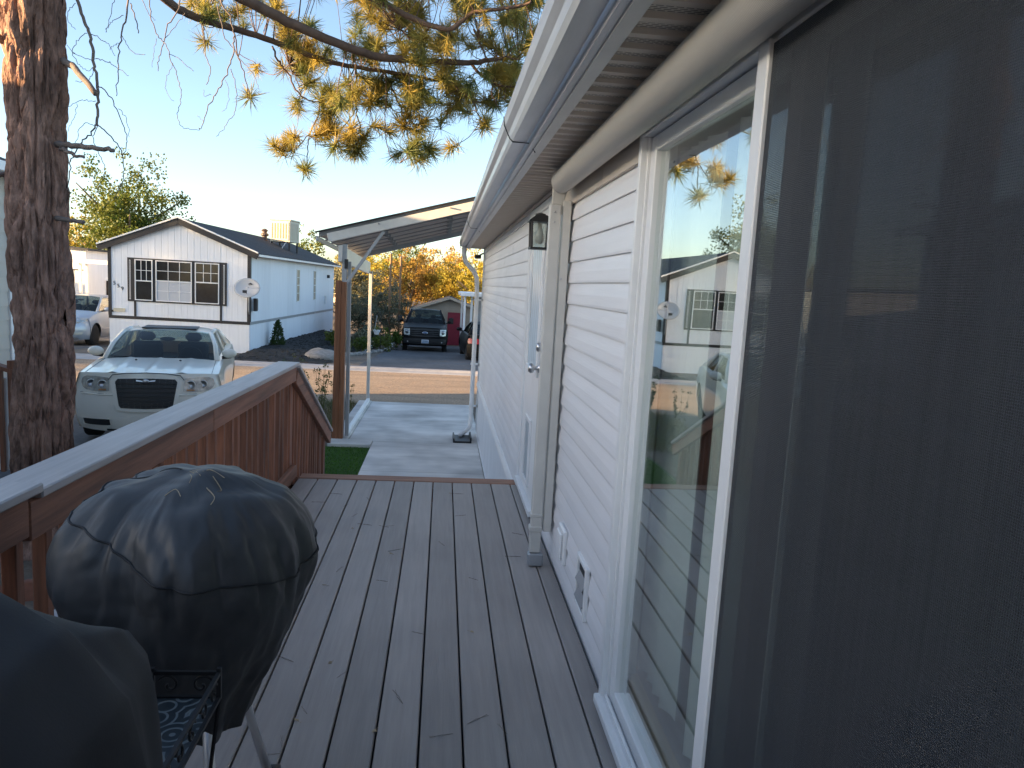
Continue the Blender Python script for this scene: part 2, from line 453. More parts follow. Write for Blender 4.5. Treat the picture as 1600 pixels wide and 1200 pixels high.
# ------------------------------------------------------------------ deck
DZ = 1.03
dk = thing('deck', 'raised deck of dark grey composite boards beside the white house', 'deck', (0, 2, 0))
seams = [-.861 - .142 * 1, -.861, -.72, -.578, -.4385, -.301, -.160, -.0185, .1235, .266, .4115, .557, .642]
for a, c in zip(seams, seams[1:]):
    bb = MB(); bb.box(a + .0036, c - .0036, -4.2, 3.365, DZ - .026, DZ)
    bb.build('board', M['deck'], dk, bevel=.004)
eb = MB(); eb.box(-1.0, .60, 3.372, 3.50, DZ - .045, DZ + .004); eb.build('end_board', M['redwood_end'], dk, bevel=.005)
fr = MB()
fr.box(-1.05, .6, -4.2, 3.36, DZ - .26, DZ - .15)
for yy in (-3.9, -1.5, .9, 3.2):
    for xx in (-.95, .45): fr.box(xx - .045, xx + .045, yy - .045, yy + .045, -2 * 0 - .02, DZ - .2)
fr.build('frame', M['blackplastic'], dk)
fm = MB(); fm.box(-1.05, .6, 3.3605, 3.46, .03, DZ - .05); fm.build('riser_skirt', M['redwood'], dk)

st = thing('deck_stairs', 'brown wooden steps down from the deck to the concrete drive', 'stairs', (0, 5.5, 0))
for i in range(4):
    zt = DZ - (i + 1) * .2
    onebox('tread', M['deck'], st, -.98, .55, .005 + i * .28, .29 + i * .28, zt - .03, zt, bevel=.004)
    onebox('riser', M['redwood'], st, -.97, .54, .285 + i * .28 - .02, .285 + i * .28, zt - .2 + .0, zt - .031)
for xx in (-.99, .51):
    sb = MB(); sb.prism([(0, DZ - .24), (0, DZ - .52), (1.0, .05), (1.13, .05), (1.13, .17)], 'X', xx, xx + .03); sb.build('stringer', M['redwood'], st)

# ------------------------------------------------------------------ deck railing
rl = thing('deck_railing', 'brown stained wooden railing with a grey board cap along the deck', 'railing', (-1.05, 2, 0))
RX, RY = -1.05, 2.0
def rbox(name, m, x0, x1, y0, y1, z0, z1, bev=.003): return onebox(name, m, rl, x0 - RX, x1 - RX, y0 - RY, y1 - RY, z0, z1, bevel=bev)
def zcap(y): return 1.925 - .0105 * (y - 1.92)        # the rail sags a little towards the steps
def capseg(y0, y1, dz, name, m, x0, x1, t, top):
    b = MB()
    p = lambda x, y, z: (x - RX, y - RY, z)
    b.hexa([p(x0, y0, zcap(y0) + dz - t), p(x1, y0, zcap(y0) + dz - t), p(x1, y1, zcap(y1) + dz - t), p(x0, y1, zcap(y1) + dz - t),
            p(x0, y0, zcap(y0) + dz), p(x1, y0, zcap(y0) + dz), p(x1, y1, zcap(y1) + dz), p(x0, y1, zcap(y1) + dz)])
    return b.build(name, m, rl, bevel=.004)
capseg(1.93, 3.97, .0, 'cap_board', M['deckcap'], -1.150, -.998, .026, 0)
capseg(3.974, 5.34, -.001, 'cap_board', M['deckcap'], -1.150, -.998, .026, 0)
capseg(-3.5, 1.925, .018, 'cap_board', M['deckcap'], -1.156, -.992, .026, 0)
capseg(1.90, 3.4, -.0275, 'top_rail', M['redwood_rail'], -1.052, -1.014, .105, 0)
capseg(3.403, 5.30, -.0275, 'top_rail', M['redwood_rail'], -1.052, -1.014, .105, 0)
capseg(-3.5, 1.885, -.0095, 'top_rail', M['redwood_rail'], -1.05, -1.008, .105, 0)
rbox('bottom_rail', M['redwood_rail'], -1.052, -1.014, -3.4, 1.74, DZ + .03, DZ + .12)
rbox('bottom_rail', M['redwood_rail'], -1.052, -1.014, 1.9, 5.36, DZ + .012, DZ + .102)
for yy in (-1.8, 1.78): rbox('post', M['redwood'], -1.150, -1.0535, yy - .05, yy + .05, .8, 1.895)
rbox('post', M['redwood'], -1.150, -1.0535, 5.3, 5.39, .0, 1.85)
rbox('post', M['redwood'], -1.150, -1.0535, 6.86, 6.95, .0, 1.02)
bm_ = MB(); bm_.box(-.019, .019, -.019, .019, 0, 1); bal = bm_.mesh('baluster', M['redwood'])
yb = -3.3
def bal_at(y, z0, z1, x=-1.073):
    o = place('baluster', bal, rl, bevel=.003, loc=(x - RX, y - RY, z0)); o.scale = (1, 1, z1 - z0); o.rotation_euler = (0, random.gauss(0, .004), random.gauss(0, .06)); return o
while yb < 5.3:
    if abs(yb - 1.78) > .07 and abs(yb + 1.8) > .07: bal_at(yb, .86, zcap(yb) - .03)
    yb += .1375
yb = 5.46
slope_z = lambda y: 1.868 - (y - 5.36) * (1.868 - 1.06) / (7.05 - 5.36)
while yb < 7.0:
    if abs(yb - 6.9) > .06: bal_at(yb, max(.12, .93 - (yb - 5.4) * .66), slope_z(yb) - .04)
    yb += .115
sb = MB(); sb.bar((-1.074 - RX, 5.36 - RY, 1.868 - .013), (-1.074 - RX, 7.05 - RY, 1.06 - .013), .152, .026, up=(0, 0, 1)); sb.build('stair_cap', M['deckcap'], rl, bevel=.004)
sb = MB(); sb.bar((-1.033 - RX, 5.33 - RY, 1.868 - .085), (-1.033 - RX, 7.04 - RY, 1.06 - .085), .038, .10); sb.build('stair_rail', M['redwood_rail'], rl, bevel=.003)
sb = MB(); sb.bar((-1.033 - RX, 5.40 - RY, .99), (-1.033 - RX, 6.95 - RY, .22), .038, .09); sb.build('stair_bottom_rail', M['redwood_rail'], rl, bevel=.003)

# ------------------------------------------------------------------ our house
W = .645
hs = thing('manufactured_house', 'white vinyl sided home along the deck with sliding glass door and eaves', 'house', (W, 4, 0))
def hb(name, m, x0, x1, y0, y1, z0, z1, bevel=0, parent=None):
    return onebox(name, m, parent or hs, x0 - W, x1 - W, y0 - 4, y1 - 4, z0, z1, bevel=bevel)
def H(x, y, z): return (x - W, y - 4, z)
WT = 3.09                                   # underside of the soffit
def siding(y0, y1, z0, z1, wave=0, joints=0, pitch=.1045):
    k = 0
    z = z0
    while z < z1 - .02:
        zt = min(z + pitch, z1)
        cuts = [y0]
        for q in range(joints): 
            cuts.append(y0 + (y1 - y0) * ((q + 1) / (joints + 1)) + random.uniform(-.9, .9))
        cuts.append(y1)
        for ci, (a, c) in enumerate(zip(cuts, cuts[1:])):
            b = MB(); n = 14 if wave else 2
            off = .0016 if ci % 2 else 0
            b.smooth = False
            rows = []
            for i in range(n + 1):
                y = a + (c - a) * i / n + (0.008 if (i == n and ci < len(cuts) - 2) else 0)
                wv = wave * (noise.noise((y * 1.1, z * 2.3, 3)) + .5 * noise.noise((y * 3, z * 5, 9)))
                sag = wave * 1.3 * noise.noise((y * .8, z * 1.4, 17))
                rows.append(b.add([H(W + .006, y, z + sag), H(W - .0145 - off + wv, y, z + sag), H(W - .016 - off + wv, y, z + .010 + sag), H(W - .0135 - off + wv, y, z + .05 + sag), H(W - .002 - off, y, zt + .012 + sag), H(W + .006, y, zt + .012 + sag)]))
            for r0, r1 in zip(rows, rows[1:]):
                for q in range(6): b.face((r0 + q, r0 + (q + 1) % 6, r1 + (q + 1) % 6, r1 + q))
            b.face([rows[0] + q for q in range(6)]); b.face([rows[-1] + q for q in reversed(range(6))])
            b.build('siding_board', M['vinyl'], hs)
        z = zt; k += 1
siding(2.437, 4.36, 1.075, 2.93, .0012)
siding(5.53, 12.04, .93, WT - .03, .004, 2)
siding(-4, .2, 1.075, 2.93)
hb('shaded_frieze', M['soffit_plain'], W - .02, W + .01, 2.44, 3.05, 2.935, WT - .004)  # soffit tone, darker than siding, stands in for shade at the top course
hb('shaded_frieze', M['soffit_plain'], W - .0205, W + .01, 3.055, 4.36, 2.935, WT - .004)
hb('shaded_frieze', M['soffit_plain'], W - .02, W + .01, -4, .2, 2.935, WT - .004)
# walls behind the cladding (openings for the sliding door), floor, ceiling, roof
hb('wall', M['white'], W + .008, W + .09, 2.435, 12.03, .0, 3.2)
hb('wall', M['white'], W + .008, W + .09, -6, .27, .0, 3.2)
hb('wall', M['white'], W + .008, W + .09, .272, 2.434, 3.046, 3.2)
hb('wall', M['white'], W + .008, W + .09, .272, 2.434, .0, 1.044)
hb('wall', M['white'], W + .121, W + 4.4, 11.92, 12.03, .0, 3.2)
hb('wall', M['white'], W + 4.3, W + 4.42, -6, 11.9, .0, 3.2)
hb('floor', M['room'], W + .121, W + 4.29, -6, 11.9, 1.0, 1.06)
hb('ceiling', M['room'], W + .121, W + 4.29, -6, 11.9, 3.08, 3.12)
hb('partition', M['room'], W + .125, W + 4.28, 2.9, 3.0, 1.061, 3.079)
hb('partition', M['room'], W + .125, W + 4.28, -1.6, -1.5, 1.061, 3.079)
hb('partition', M['room'], W + 3.2, W + 3.3, -1.49, 2.89, 1.061, 3.079)
rb = MB(); rb.prism([(.30 - W, 3.19), (.36 - W, 3.13), (W + 2.2 - W, 3.13), (W + 4.9 - W, 3.13), (W + 4.95 - W, 3.19), (W + 2.2 - W, 3.62)], 'Y', -6.3 - 4, 12.2 - 4)
rb.build('roof', M['shingle'], hs)
# soffit: vented rib panels between fascia and wall
sp = MB()
x0, x1 = .372 - W, W - .005 - W
def rib(mb, y, p):
    z = 0
    mb.k = 1
    mb.poly([(x0, y, z), (x1, y, z), (x1, y + .012, z + .011), (x0, y + .012, z + .011)])
    mb.k = 0
    mb.poly([(x0, y + .012, z + .011), (x1, y + .012, z + .011), (x1, y + .066, z + .011), (x0, y + .066, z + .011)])
    mb.k = 1
    mb.poly([(x0, y + .066, z + .011), (x1, y + .066, z + .011), (x1, y + .074, z), (x0, y + .074, z)])
    mb.poly([(x0, y + .074, z), (x1, y + .074, z), (x1, y + p, z), (x0, y + p, z)])
for q in range(3): rib(sp, q * .1016, .1016)
sp.k = 1; sp.poly([(x0, .3048, 0), (x1, .3048, 0), (x1, .3048, .014), (x0, .3048, .014)])
sm_ = sp.mesh('soffit_panel', [M['soffit_vent'], M['soffit_plain']])
y = -1.6
while y < 11.9:
    o = place('soffit_panel', sm_, hs, loc=(0, y - 4, WT + random.uniform(0, .0015)))
    y += .3068
hb('soffit_trim', M['soffit_plain'], W - .03, W - .004, 2.6, 12.0, WT - .028, WT - .003)
# fascia and gutter
fb = MB(); fb.prism([(.330 - W, 3.085), (.378 - W, 3.085), (.378 - W, 3.10), (.350 - W, 3.105), (.350 - W, 3.20), (.335 - W, 3.20)], 'Y', -6 - 4, 12.1 - 4)
fb.build('fascia', M['fascia'], hs)
fl = MB(); fl.prism([(.352 - W, 3.078), (.39 - W, 3.078), (.39 - W, 3.0895), (.352 - W, 3.0845)], 'Y', -6 - 4, 12.1 - 4); fl.build('soffit_channel', M['cream'], hs)
for ya, yb2 in ((-6, 3.2), (3.205, 8.1), (8.105, 12.12)):
    gb = MB(); gb.smooth = False
    prof = [(.322, 3.112), (.262, 3.110), (.252, 3.125), (.246, 3.150), (.228, 3.168), (.222, 3.190), (.222, 3.208), (.231, 3.209), (.231, 3.196), (.236, 3.172), (.254, 3.155), (.262, 3.120), (.322, 3.122)]
    gb.prism([(p[0] - W, p[1]) for p in prof], 'Y', ya - 4, yb2 - 4)
    go = gb.build('gutter', M['gutter'], hs)
gb = MB(); gb.box(.226 - W, .328 - W, 12.12 - 4, 12.126 - 4, 3.11, 3.205); gb.build('gutter_end', M['gutter'], hs)
for yy in (3.2, 8.1):
    gb = MB(); gb.tube([H(.2195, yy, 3.207), H(.224, yy, 3.17), H(.249, yy, 3.12), H(.262, yy, 3.1075), H(.335, yy, 3.107), H(.36, yy, 3.07)], .0025, 5); gb.build('gutter_strap', M['blackplastic'], hs)
# downspout at the far corner
ds = MB(); ds.smooth = True
ds.tube([H(.30, 12.02, 3.11), H(.30, 12.02, 2.98), H(.33, 12.02, 2.86), H(.47, 12.05, 2.72), H(.52, 12.06, 2.62), H(.535, 12.06, 2.4), H(.535, 12.06, .28), H(.52, 12.0, .17), H(.44, 11.85, .12), H(.36, 11.62, .11)], .036, 8)
ds.build('downspout', M['white'], hs)
for zz in (2.25, 1.2, .5): hb('downspout_strap', M['white'], .49, .645, 12.04, 12.08, zz, zz + .03)
hb('corner_post', M['white'], W - .03, W + .03, 12.04, 12.075, .1, WT - .005)
# skirting
kb = MB()
for q in range(3):
    a = q * .1016
    kb.smooth = False
    kb.prism([(0.0, a), (-.008, a + .012), (-.008, a + .05), (-.001, a + .058), (-.008, a + .066), (-.008, a + .09), (0, a + .1010)], 'Z', 0, 1)
skm = kb.mesh('skirting_panel', M['skirt'])
y = 4.4
while y < 11.85:
    o = place('skirting_panel', skm, hs, loc=(-.028 + .03, y - 4, .02)); o.scale = (1, 1, .86); y += .3052
tb = MB(); tb.prism([(-.030, .885), (-.045, .865), (-.045, .895), (-.028, .932), (.005, .935), (.005, .885)], 'Y', 4.3 - 4, 12.04 - 4); tb.build('skirting_rail', M['white'], hs, bevel=.002)
hb('skirting_track', M['white'], W - .02, W + .006, 4.4, 12.03, .045, .07)
# entry door
dr = hb('entry_door', M['white'], W - .018, W + .007, 4.53, 5.43, 1.09, 3.0)
hb('door_trim', M['white'], W - .032, W + .007, 4.43, 4.527, 1.06, 3.055, .004)
hb('door_trim', M['white'], W - .032, W + .007, 5.433, 5.53, 1.06, 3.055, .004)
hb('door_trim', M['white'], W - .032, W + .007, 4.528, 5.432, 3.003, 3.055, .004)
hb('threshold', M['white'], W - .05, W + .007, 4.528, 5.432, 1.045, 1.085, .003)
lf = MB()
for (ya, yb2, za, zb2) in ((4.66, 4.70, 1.93, 2.93), (5.26, 5.30, 1.93, 2.93), (4.70, 5.26, 1.93, 1.97), (4.70, 5.26, 2.89, 2.93)):
    lf.box(-.036, -.018, ya - 4, yb2 - 4, za, zb2)
lf.build('lite_frame', M['white'], dr, bevel=.004)
lite = MB(); lite.grid(lambda u, v: (-.022 + .006 * math.sin(u * 34) * (1 + .4 * math.sin(v * 9)), .70 + u * .56, 1.97 + v * .92), 60, 8)
lite.smooth = True; lite.build('curtained_lite', mat('door_lite', (.52, .60, .66), .15, ns=3, na=.12), dr)
for zz, r_ in ((2.0, .024), (2.135, .026)):
    kb2 = MB(); kb2.smooth = True
    if zz < 2.1: kb2.lathe([(.030, -.02), (.030, -.028), (.013, -.033), (.013, -.052), (.028, -.062), (.032, -.078), (.024, -.092), (.0, -.095)], (0, 4.60 - 4, zz), 14, 'X')
    else: kb2.lathe([(.030, -.02), (.028, -.045), (.016, -.05), (.0, -.05)], (0, 4.60 - 4, zz), 14, 'X')
    kb2.build('door_knob' if zz < 2.1 else 'deadbolt', M['steel'], dr)
pd = MB()
for (ya, yb2, za, zb2) in ((4.84, 4.87, 1.16, 1.62), (5.10, 5.13, 1.16, 1.62), (4.87, 5.10, 1.16, 1.19), (4.87, 5.10, 1.59, 1.62)):
    pd.box(-.034, -.018, ya - 4, yb2 - 4, za, zb2)
pd.build('pet_door_frame', M['white'], dr, bevel=.003)
onebox('pet_flap', mat('pet_flap', (.35, .40, .44), .3), dr, -.024, -.019, .872, 1.098, 1.192, 1.588)
# sliding door
hb('slider_jamb', M['white'], W - .032, W + .09, 2.404, 2.434, 1.075, 3.045, .003)
hb('slider_jamb', M['white'], W - .012, W + .08, 2.392, 2.4035, 1.079, 3.0, .002)
hb('slider_jamb', M['white'], W - .045, W + .09, .21, .27, 1.075, 3.045, .004)
hb('slider_head', M['white'], W - .03, W + .085, .272, 2.403, 3.002, 3.045, .003)
hb('slider_head', M['soffit_plain'], W - .02, W + .012, .0, 2.42, 3.048, WT - .004)
hb('slider_sill', M['white'], W - .05, W + .085, .272, 2.43, 1.045, 1.078, .004)
hb('slider_track', M['white'], W - .024, W - .014, .28, 2.38, 1.079, 1.10)
panel = hb('sliding_panel', M['white'], W - .002, W + .04, 2.335, 2.391, 1.083, 2.998, .003)
hb('panel_stile', M['white'], W - .002, W + .04, 1.36, 1.42, 1.083, 2.998, .003)
hb('panel_rail', M['white'], W - .002, W + .04, 1.422, 2.333, 2.95, 2.998, .003)
hb('panel_rail', M['white'], W - .002, W + .04, 1.422, 2.333, 1.083, 1.135, .003)
hb('glass_pane', M['glass'], W + .016, W + .0185, 1.423, 2.332, 1.136, 2.949)
hb('fixed_glass_pane', glass('coated_glass', (.6, .68, .70), 5.0, 0, .03), W + .062, W + .0645, .275, 1.40, 1.10, 2.995)
# screen door panel in front of the fixed glass
hb('screen_stile', M['white'], W - .046, W - .026, 1.432, 1.482, 1.10, 3.0, .003)
hb('screen_mesh', M['screen'], W - .037, W - .0362, .30, 1.431, 1.12, 2.99)
# blinds, curtain and security bar inside
for q in range(15, 26):
    yy = .35 + q * .083
    if q in (20, 21): continue
    sb = MB()
    sb.grid(lambda u, v: (.19 + .010 * math.sin(u * PI), (u - .5) * .089, 1.15 + v * 1.83), 5, 1)
    sb.smooth = True
    o = sb.build('blind_slat', M['slat'], hs, fix=False); o.location = (.0, yy - 4, 0); o.rotation_euler = (0, 0, 0)
    a = .32 + random.gauss(0, .12)
    o.location = (.135 - .19 * math.cos(a), yy - 4 - .19 * math.sin(a), 0); o.rotation_euler = (0, 0, a)
sbx = MB(); sbx.bar(H(W + .068, 1.2, 1.10), H(W + .068, 2.36, 1.15), .03, .085); sbx.build('security_bar', M['stickwood'], hs, bevel=.003)
# outlet cover and dryer vent
ob = hb('outlet_cover', M['white'], W - .032, W - .012, 3.31, 3.47, 1.20, 1.37, .006)
onebox('outlet_flap', M['white'], ob, -.045, -.0325, 3.335 - 4, 3.445 - 4, 1.22, 1.35, bevel=.008)
vf = MB()
for d in ((-.030, -.012, -1.215, -1.19, 1.17, 1.395), (-.030, -.012, -1.03, -1.005, 1.17, 1.395), (-.030, -.012, -1.19, -1.03, 1.17, 1.19), (-.030, -.012, -1.19, -1.03, 1.375, 1.395)): vf.box(*d)
vo = vf.build('dryer_vent', M['white'], hs, bevel=.003)
vl = MB(); vl.box(-.018, -.013, -1.19, -1.03, 1.19, 1.375); vl.build('vent_backing', M['blackplastic'], vo)
for q in range(2):
    vl = MB(); vl.bar((-.022, -1.185, 1.24 + q * .075), (-.022, -1.035, 1.24 + q * .075), .003, .06, up=(.5, 0, 1)); vl.build('vent_louvre', M['galv'], vo)

# awning
aw = thing('awning', 'rolled up cream fabric awning tube under the eaves above the sliding door', 'awning', (.555, 3.7, 3.025))
ab = MB(); ab.smooth = True; ab.tube([(-.0, -5.5, .015), (-.0, -2.3, .012), (0, -.06, .004), (.002, -.01, .004), (.004, .025, 0)], [.056, .056, .056, .054, .045], 28); ab.build('fabric_roll', M['awning'], aw)
ab = MB(); ab.smooth = True; ab.lathe([(.048, .026), (.04, .036), (.02, .04), (0, .04)], (.004, 0, 0), 20, 'Y'); ab.build('end_cap', M['cream'], aw)
ab = MB(); ab.prism([(-.035, .055), (-.035, -.13), (-.02, -.15), (.03, -.15), (.03, -.07), (.055, .04)], 'Y', .045, .052); ab.build('end_bracket', M['cream'], aw, bevel=.003)
onebox('support_arm', M['cream'], aw, -.045, .012, .025, .07, -1.915, -.10, bevel=.005)
onebox('wall_rail', M['cream'], aw, .022, .064, .03, .15, -1.80, -.08, bevel=.004)
onebox('arm_foot', M['galv'], aw, -.05, .03, .02, .085, -1.990, -1.92, bevel=.008)
onebox('arm_clamp', M['cream'], aw, -.052, .016, .018, .078, -1.80, -1.77, bevel=.004); onebox('arm_clamp', M['cream'], aw, -.05, .014, .02, .074, -1.72, -1.70, bevel=.004)
for zz in (-.14, -.19, -.47):
    ab = MB(); ab.smooth = True; ab.lathe([(.006, .0245), (.005, .021), (0, .020)], (-.02 if zz > -.4 else .03, 0, zz), 8, 'Y'); ab.build('screw', M['steel'], aw)

# lantern
ln = thing('wall_lantern', 'black wall lantern with clear glass panes and filament bulb', 'lantern', (.53, 4.25, 2.73))
lb = MB()
for sx in (-1, 1):
    for sy in (-1, 1): lb.bar((sx * .047, sy * .047, 0), (sx * .052, sy * .052, .145), .009, .009)
lb.box(-.055, .055, -.055, .055, -.008, .004); lb.build('cage', M['black'], ln)
lb = MB(); lb.prism([(-.068, .145), (.068, .145), (.068, .152), (.03, .182), (-.03, .182), (-.068, .152)], 'Y', -.06, .06); lb.lathe([(.03, .182), (.03, .192), (.012, .198), (0, .2)], (0, 0, 0), 12); lb.build('hood', M['black'], ln)
lb = MB(); lb.box(.055, .105, -.02, .02, .07, .10); lb.box(.085, .11, -.05, .05, .0, .17); lb.build('wall_plate', M['black'], ln)
lb = MB(); lb.box(-.047, .047, -.048, -.046, .006, .143); lb.box(-.047, .047, .046, .048, .006, .143); lb.box(-.048, -.046, -.045, .045, .006, .143); lb.build('lantern_pane', glass('lantern_glass', (.9, .92, .9), 2.0), ln)
lb = MB(); lb.smooth = True; lb.lathe([(.0, .02), (.02, .03), (.028, .055), (.02, .09), (.012, .11), (.012, .14)], (0, 0, 0), 12); lb.build('bulb', mat('bulb_glass', (.55, .54, .5), .15), ln)

# security camera and splash block
sc_ = thing('security_camera', 'small black camera mounted at the far corner of the house', 'camera', (.545, 12.08, 2.96))
cb = MB(); cb.smooth = True; cb.lathe([(.0, -.075), (.03, -.07), (.033, 0), (.03, .03), (0, .035)], (0, 0, 0), 12, 'X'); cb.build('camera_body', M['blackplastic'], sc_)
cb = MB(); cb.bar((0, 0, .02), (.07, -.03, .06), .02, .02); cb.build('bracket', M['blackplastic'], sc_)
sp_ = thing('splash_block', 'dark plastic splash tray under the downspout outlet', 'splash block', (.40, 11.55, .05))
cb = MB(); cb.prism([(-.16, 0), (.13, 0), (.13, .09), (.11, .09), (.10, .03), (-.13, .03), (-.14, .07), (-.16, .07)], 'Y', -.28, .22); cb.build('tray', M['blackplastic'], sp_, bevel=.006)
# ------------------------------------------------------------------ covered kettle grill
kg = thing('kettle_grill', 'round kettle grill under a black wrinkled vinyl cover by the railing', 'grill', (-.570, 1.74, DZ))
prof = [(.135, .43), (.155, .465), (.19, .52), (.232, .59), (.262, .66), (.279, .73), (.283, .78), (.278, .83), (.262, .88), (.235, .92), (.192, .955), (.14, .980), (.085, .994), (.04, 1.0), (.0, 1.002)]
def seam_v(u): return .60 + .15 * math.cos(u * 2 * PI - 2.75) + .012 * math.sin(u * 31)
def kprof(t):
    f = t * (len(prof) - 1); i = min(int(f), len(prof) - 2); u = f - i
    p0 = prof[max(i - 1, 0)]; p1 = prof[i]; p2 = prof[i + 1]; p3 = prof[min(i + 2, len(prof) - 1)]
    q = [0.5 * (2 * p1[k] + (p2[k] - p0[k]) * u + (2 * p0[k] - 5 * p1[k] + 4 * p2[k] - p3[k]) * u * u + (3 * p1[k] - p0[k] - 3 * p2[k] + p3[k]) * u ** 3) for k in (0, 1)]
    return max(q[0], 0), q[1]
def kpt(u, v, off=0):
    a = u * 2 * PI; r, z = kprof(v)
    ca, sa = math.cos(a), math.sin(a)
    n1 = noise.noise((ca * 2.2, sa * 2.2, z * 2.4)) * .026 + .012 * math.sin(a * 5 + 9 * z) * min(1, max(0, (z - .68) / .1)) * (1 - abs(noise.noise((ca * 1.5, sa * 1.5, 2))))
    dv = v - seam_v(u)
    pk = math.exp(-(dv / (.14 if dv > 0 else .09)) ** 2)                       # puckers gathered at the seam
    fold = pk * .016 * (abs(math.sin(a * 9.5 + 2.6 * noise.noise((ca, sa, 1.3)) + dv * 2.5)) ** .6 - .55) * (.5 + noise.noise((ca * 2, sa * 2, 7)) + .4)
    low = max(0, (.62 - z) / .25) * (.014 * math.sin(a * 6 + 1.7) + .008 * math.sin(a * 11))
    rid = .014 * noise.ridged_multi_fractal((ca * 1.7 + 4, sa * 1.7, z * 2.2), 1, 2, 3, 1, 2) * min(1, r / .12) - .008
    fr_ = max(0., min(1., r / .2))
    cr = .006 * noise.noise((ca * 9, sa * 9, z * 16)) + .0025 * noise.noise((ca * 22, sa * 22, z * 40))
    rr = max(0, r + (n1 + fold + low + rid + cr) * fr_ + off)
    zz = z + .018 * noise.noise((ca * r * 14, sa * r * 14, 5)) * min(1, max(0, (z - .9) / .08)) + (-.05 * max(0, math.cos(a + .9)) * max(0, (.50 - z) / .09))
    if z > .97: zz += .012 * math.exp(-((ca * r - .07) ** 2 + (sa * r + .0) ** 2) / .002)
    rr *= .955
    return (rr * ca - .012 * (z - .7), rr * sa, zz)
kb = MB(); kb.smooth = True
kb.grid(lambda u, v: kpt(u, v), 260, 110)
kc = kb.build('vinyl_cover', M['cover'], kg, fix=False)
kb = MB(); kb.smooth = True
for vv in (.505,):
    kb.tube([kpt(i / 160, seam_v(i / 160), .002) for i in range(161)], .0026, 5, cap=False)
for a0 in (.47,):
    kb.tube([kpt(a0 + .012 * math.sin(i * .4), seam_v(a0) + .01 + .20 * i / 30, .002) for i in range(30)], .0026, 5, cap=False)
kb.build('seam_piping', M['piping'], kc, fix=False)
for a in (-1.02, 1.07, 3.15):
    lb = MB(); lb.smooth = True
    lb.tube([(.11 * math.cos(a), .11 * math.sin(a), .56), (.205 * math.cos(a), .215 * math.sin(a), .25), (.285 * math.cos(a), .285 * math.sin(a), .035)], .0125, 10)
    lo = lb.build('leg', M['leg'], kg)
    lb = MB(); lb.smooth = True
    lb.lathe([(.0, -.02), (.034, -.016), (.036, .016), (0, .02)], (.292 * math.cos(a), .292 * math.sin(a), .038), 14, 'X'); lb.build('wheel', M['blackplastic'], lo)
lb = MB(); lb.smooth = True; lb.lathe([(.0, .44), (.09, .45), (.14, .50), (.2, .60), (.235, .70), (.235, .74), (.22, .80), (.15, .88), (.06, .93), (0, .94)], (0, 0, 0), 24); lb.build('kettle', M['black'], kg)

# ------------------------------------------------------------------ covered gas grill, nearest the camera
gg = thing('gas_grill', 'angular grill under a plain black fabric cover in the near left corner of the deck', 'grill', (-.65, .75, DZ))
sec = [(.20, [(-.30, 1.10), (-.325, 1.90), (-.35, 2.03), (-.42, 2.10), (-.52, 2.15), (-.70, 2.18), (-.9, 2.15), (-.985, 2.05), (-.995, 1.10)]),
       (.60, [(-.275, 1.10), (-.318, 1.88), (-.345, 2.015), (-.418, 2.092), (-.50, 2.14), (-.70, 2.175), (-.9, 2.14), (-.985, 2.05), (-.995, 1.10)]),
       (.85, [(-.285, 1.10), (-.318, 1.86), (-.345, 1.995), (-.415, 2.080), (-.49, 2.125), (-.70, 2.165), (-.9, 2.13), (-.985, 2.04), (-.995, 1.10)]),
       (.90, [(-.30, 1.10), (-.338, 1.86), (-.362, 1.972), (-.43, 2.04), (-.50, 2.085), (-.70, 2.12), (-.9, 2.10), (-.985, 2.02), (-.995, 1.10)]),
       (1.0, [(-.32, 1.10), (-.372, 1.83), (-.392, 1.955), (-.425, 2.005), (-.49, 2.013), (-.70, 2.02), (-.9, 2.02), (-.985, 1.99), (-.995, 1.10)]),
       (1.10, [(-.36, 1.10), (-.415, 1.80), (-.428, 1.915), (-.452, 1.955), (-.53, 1.960), (-.70, 1.97), (-.9, 1.97), (-.985, 1.94), (-.995, 1.10)]),
       (1.125, [(-.37, 1.10), (-.425, 1.79), (-.44, 1.89), (-.47, 1.915), (-.54, 1.92), (-.70, 1.93), (-.9, 1.93), (-.98, 1.90), (-.99, 1.10)]),
       (1.14, [(-.38, 1.10), (-.44, 1.10), (-.46, 1.10), (-.48, 1.10), (-.54, 1.10), (-.70, 1.10), (-.9, 1.10), (-.98, 1.10), (-.99, 1.10)])]
def gpt(u, v):
    fv = v * (len(sec) - 1); j = min(int(fv), len(sec) - 2); tv = fv - j
    fu = u * 8; i = min(int(fu), 7); tu = fu - i
    def s_(k): 
        a, c = sec[k][1][i], sec[k][1][i + 1]; return (a[0] + (c[0] - a[0]) * tu, sec[k][0], a[1] + (c[1] - a[1]) * tu)
    p, q = s_(j), s_(j + 1)
    r = [p[k] + (q[k] - p[k]) * tv for k in range(3)]
    nn = noise.noise((r[0] * 6, r[1] * 6, r[2] * 4)) * .012 + noise.noise((r[0] * 17, r[1] * 17, r[2] * 9)) * .004
    return (r[0] + nn + .65, r[1] - .75 + nn * .3, r[2] - DZ + nn * .6)
gb = MB(); gb.smooth = True; gb.grid(gpt, 64, 56); go = gb.build('fabric_cover', M['cover2'], gg, fix=True)
sm = go.modifiers.new('smooth', 'SMOOTH'); sm.iterations = 1; sm.factor = .5
for sx in (-.28, .25):
    for sy in (-.4, .28): onebox('leg', M['black'], gg, sx - .02, sx + .02, sy - .02, sy + .02, .0, .2)

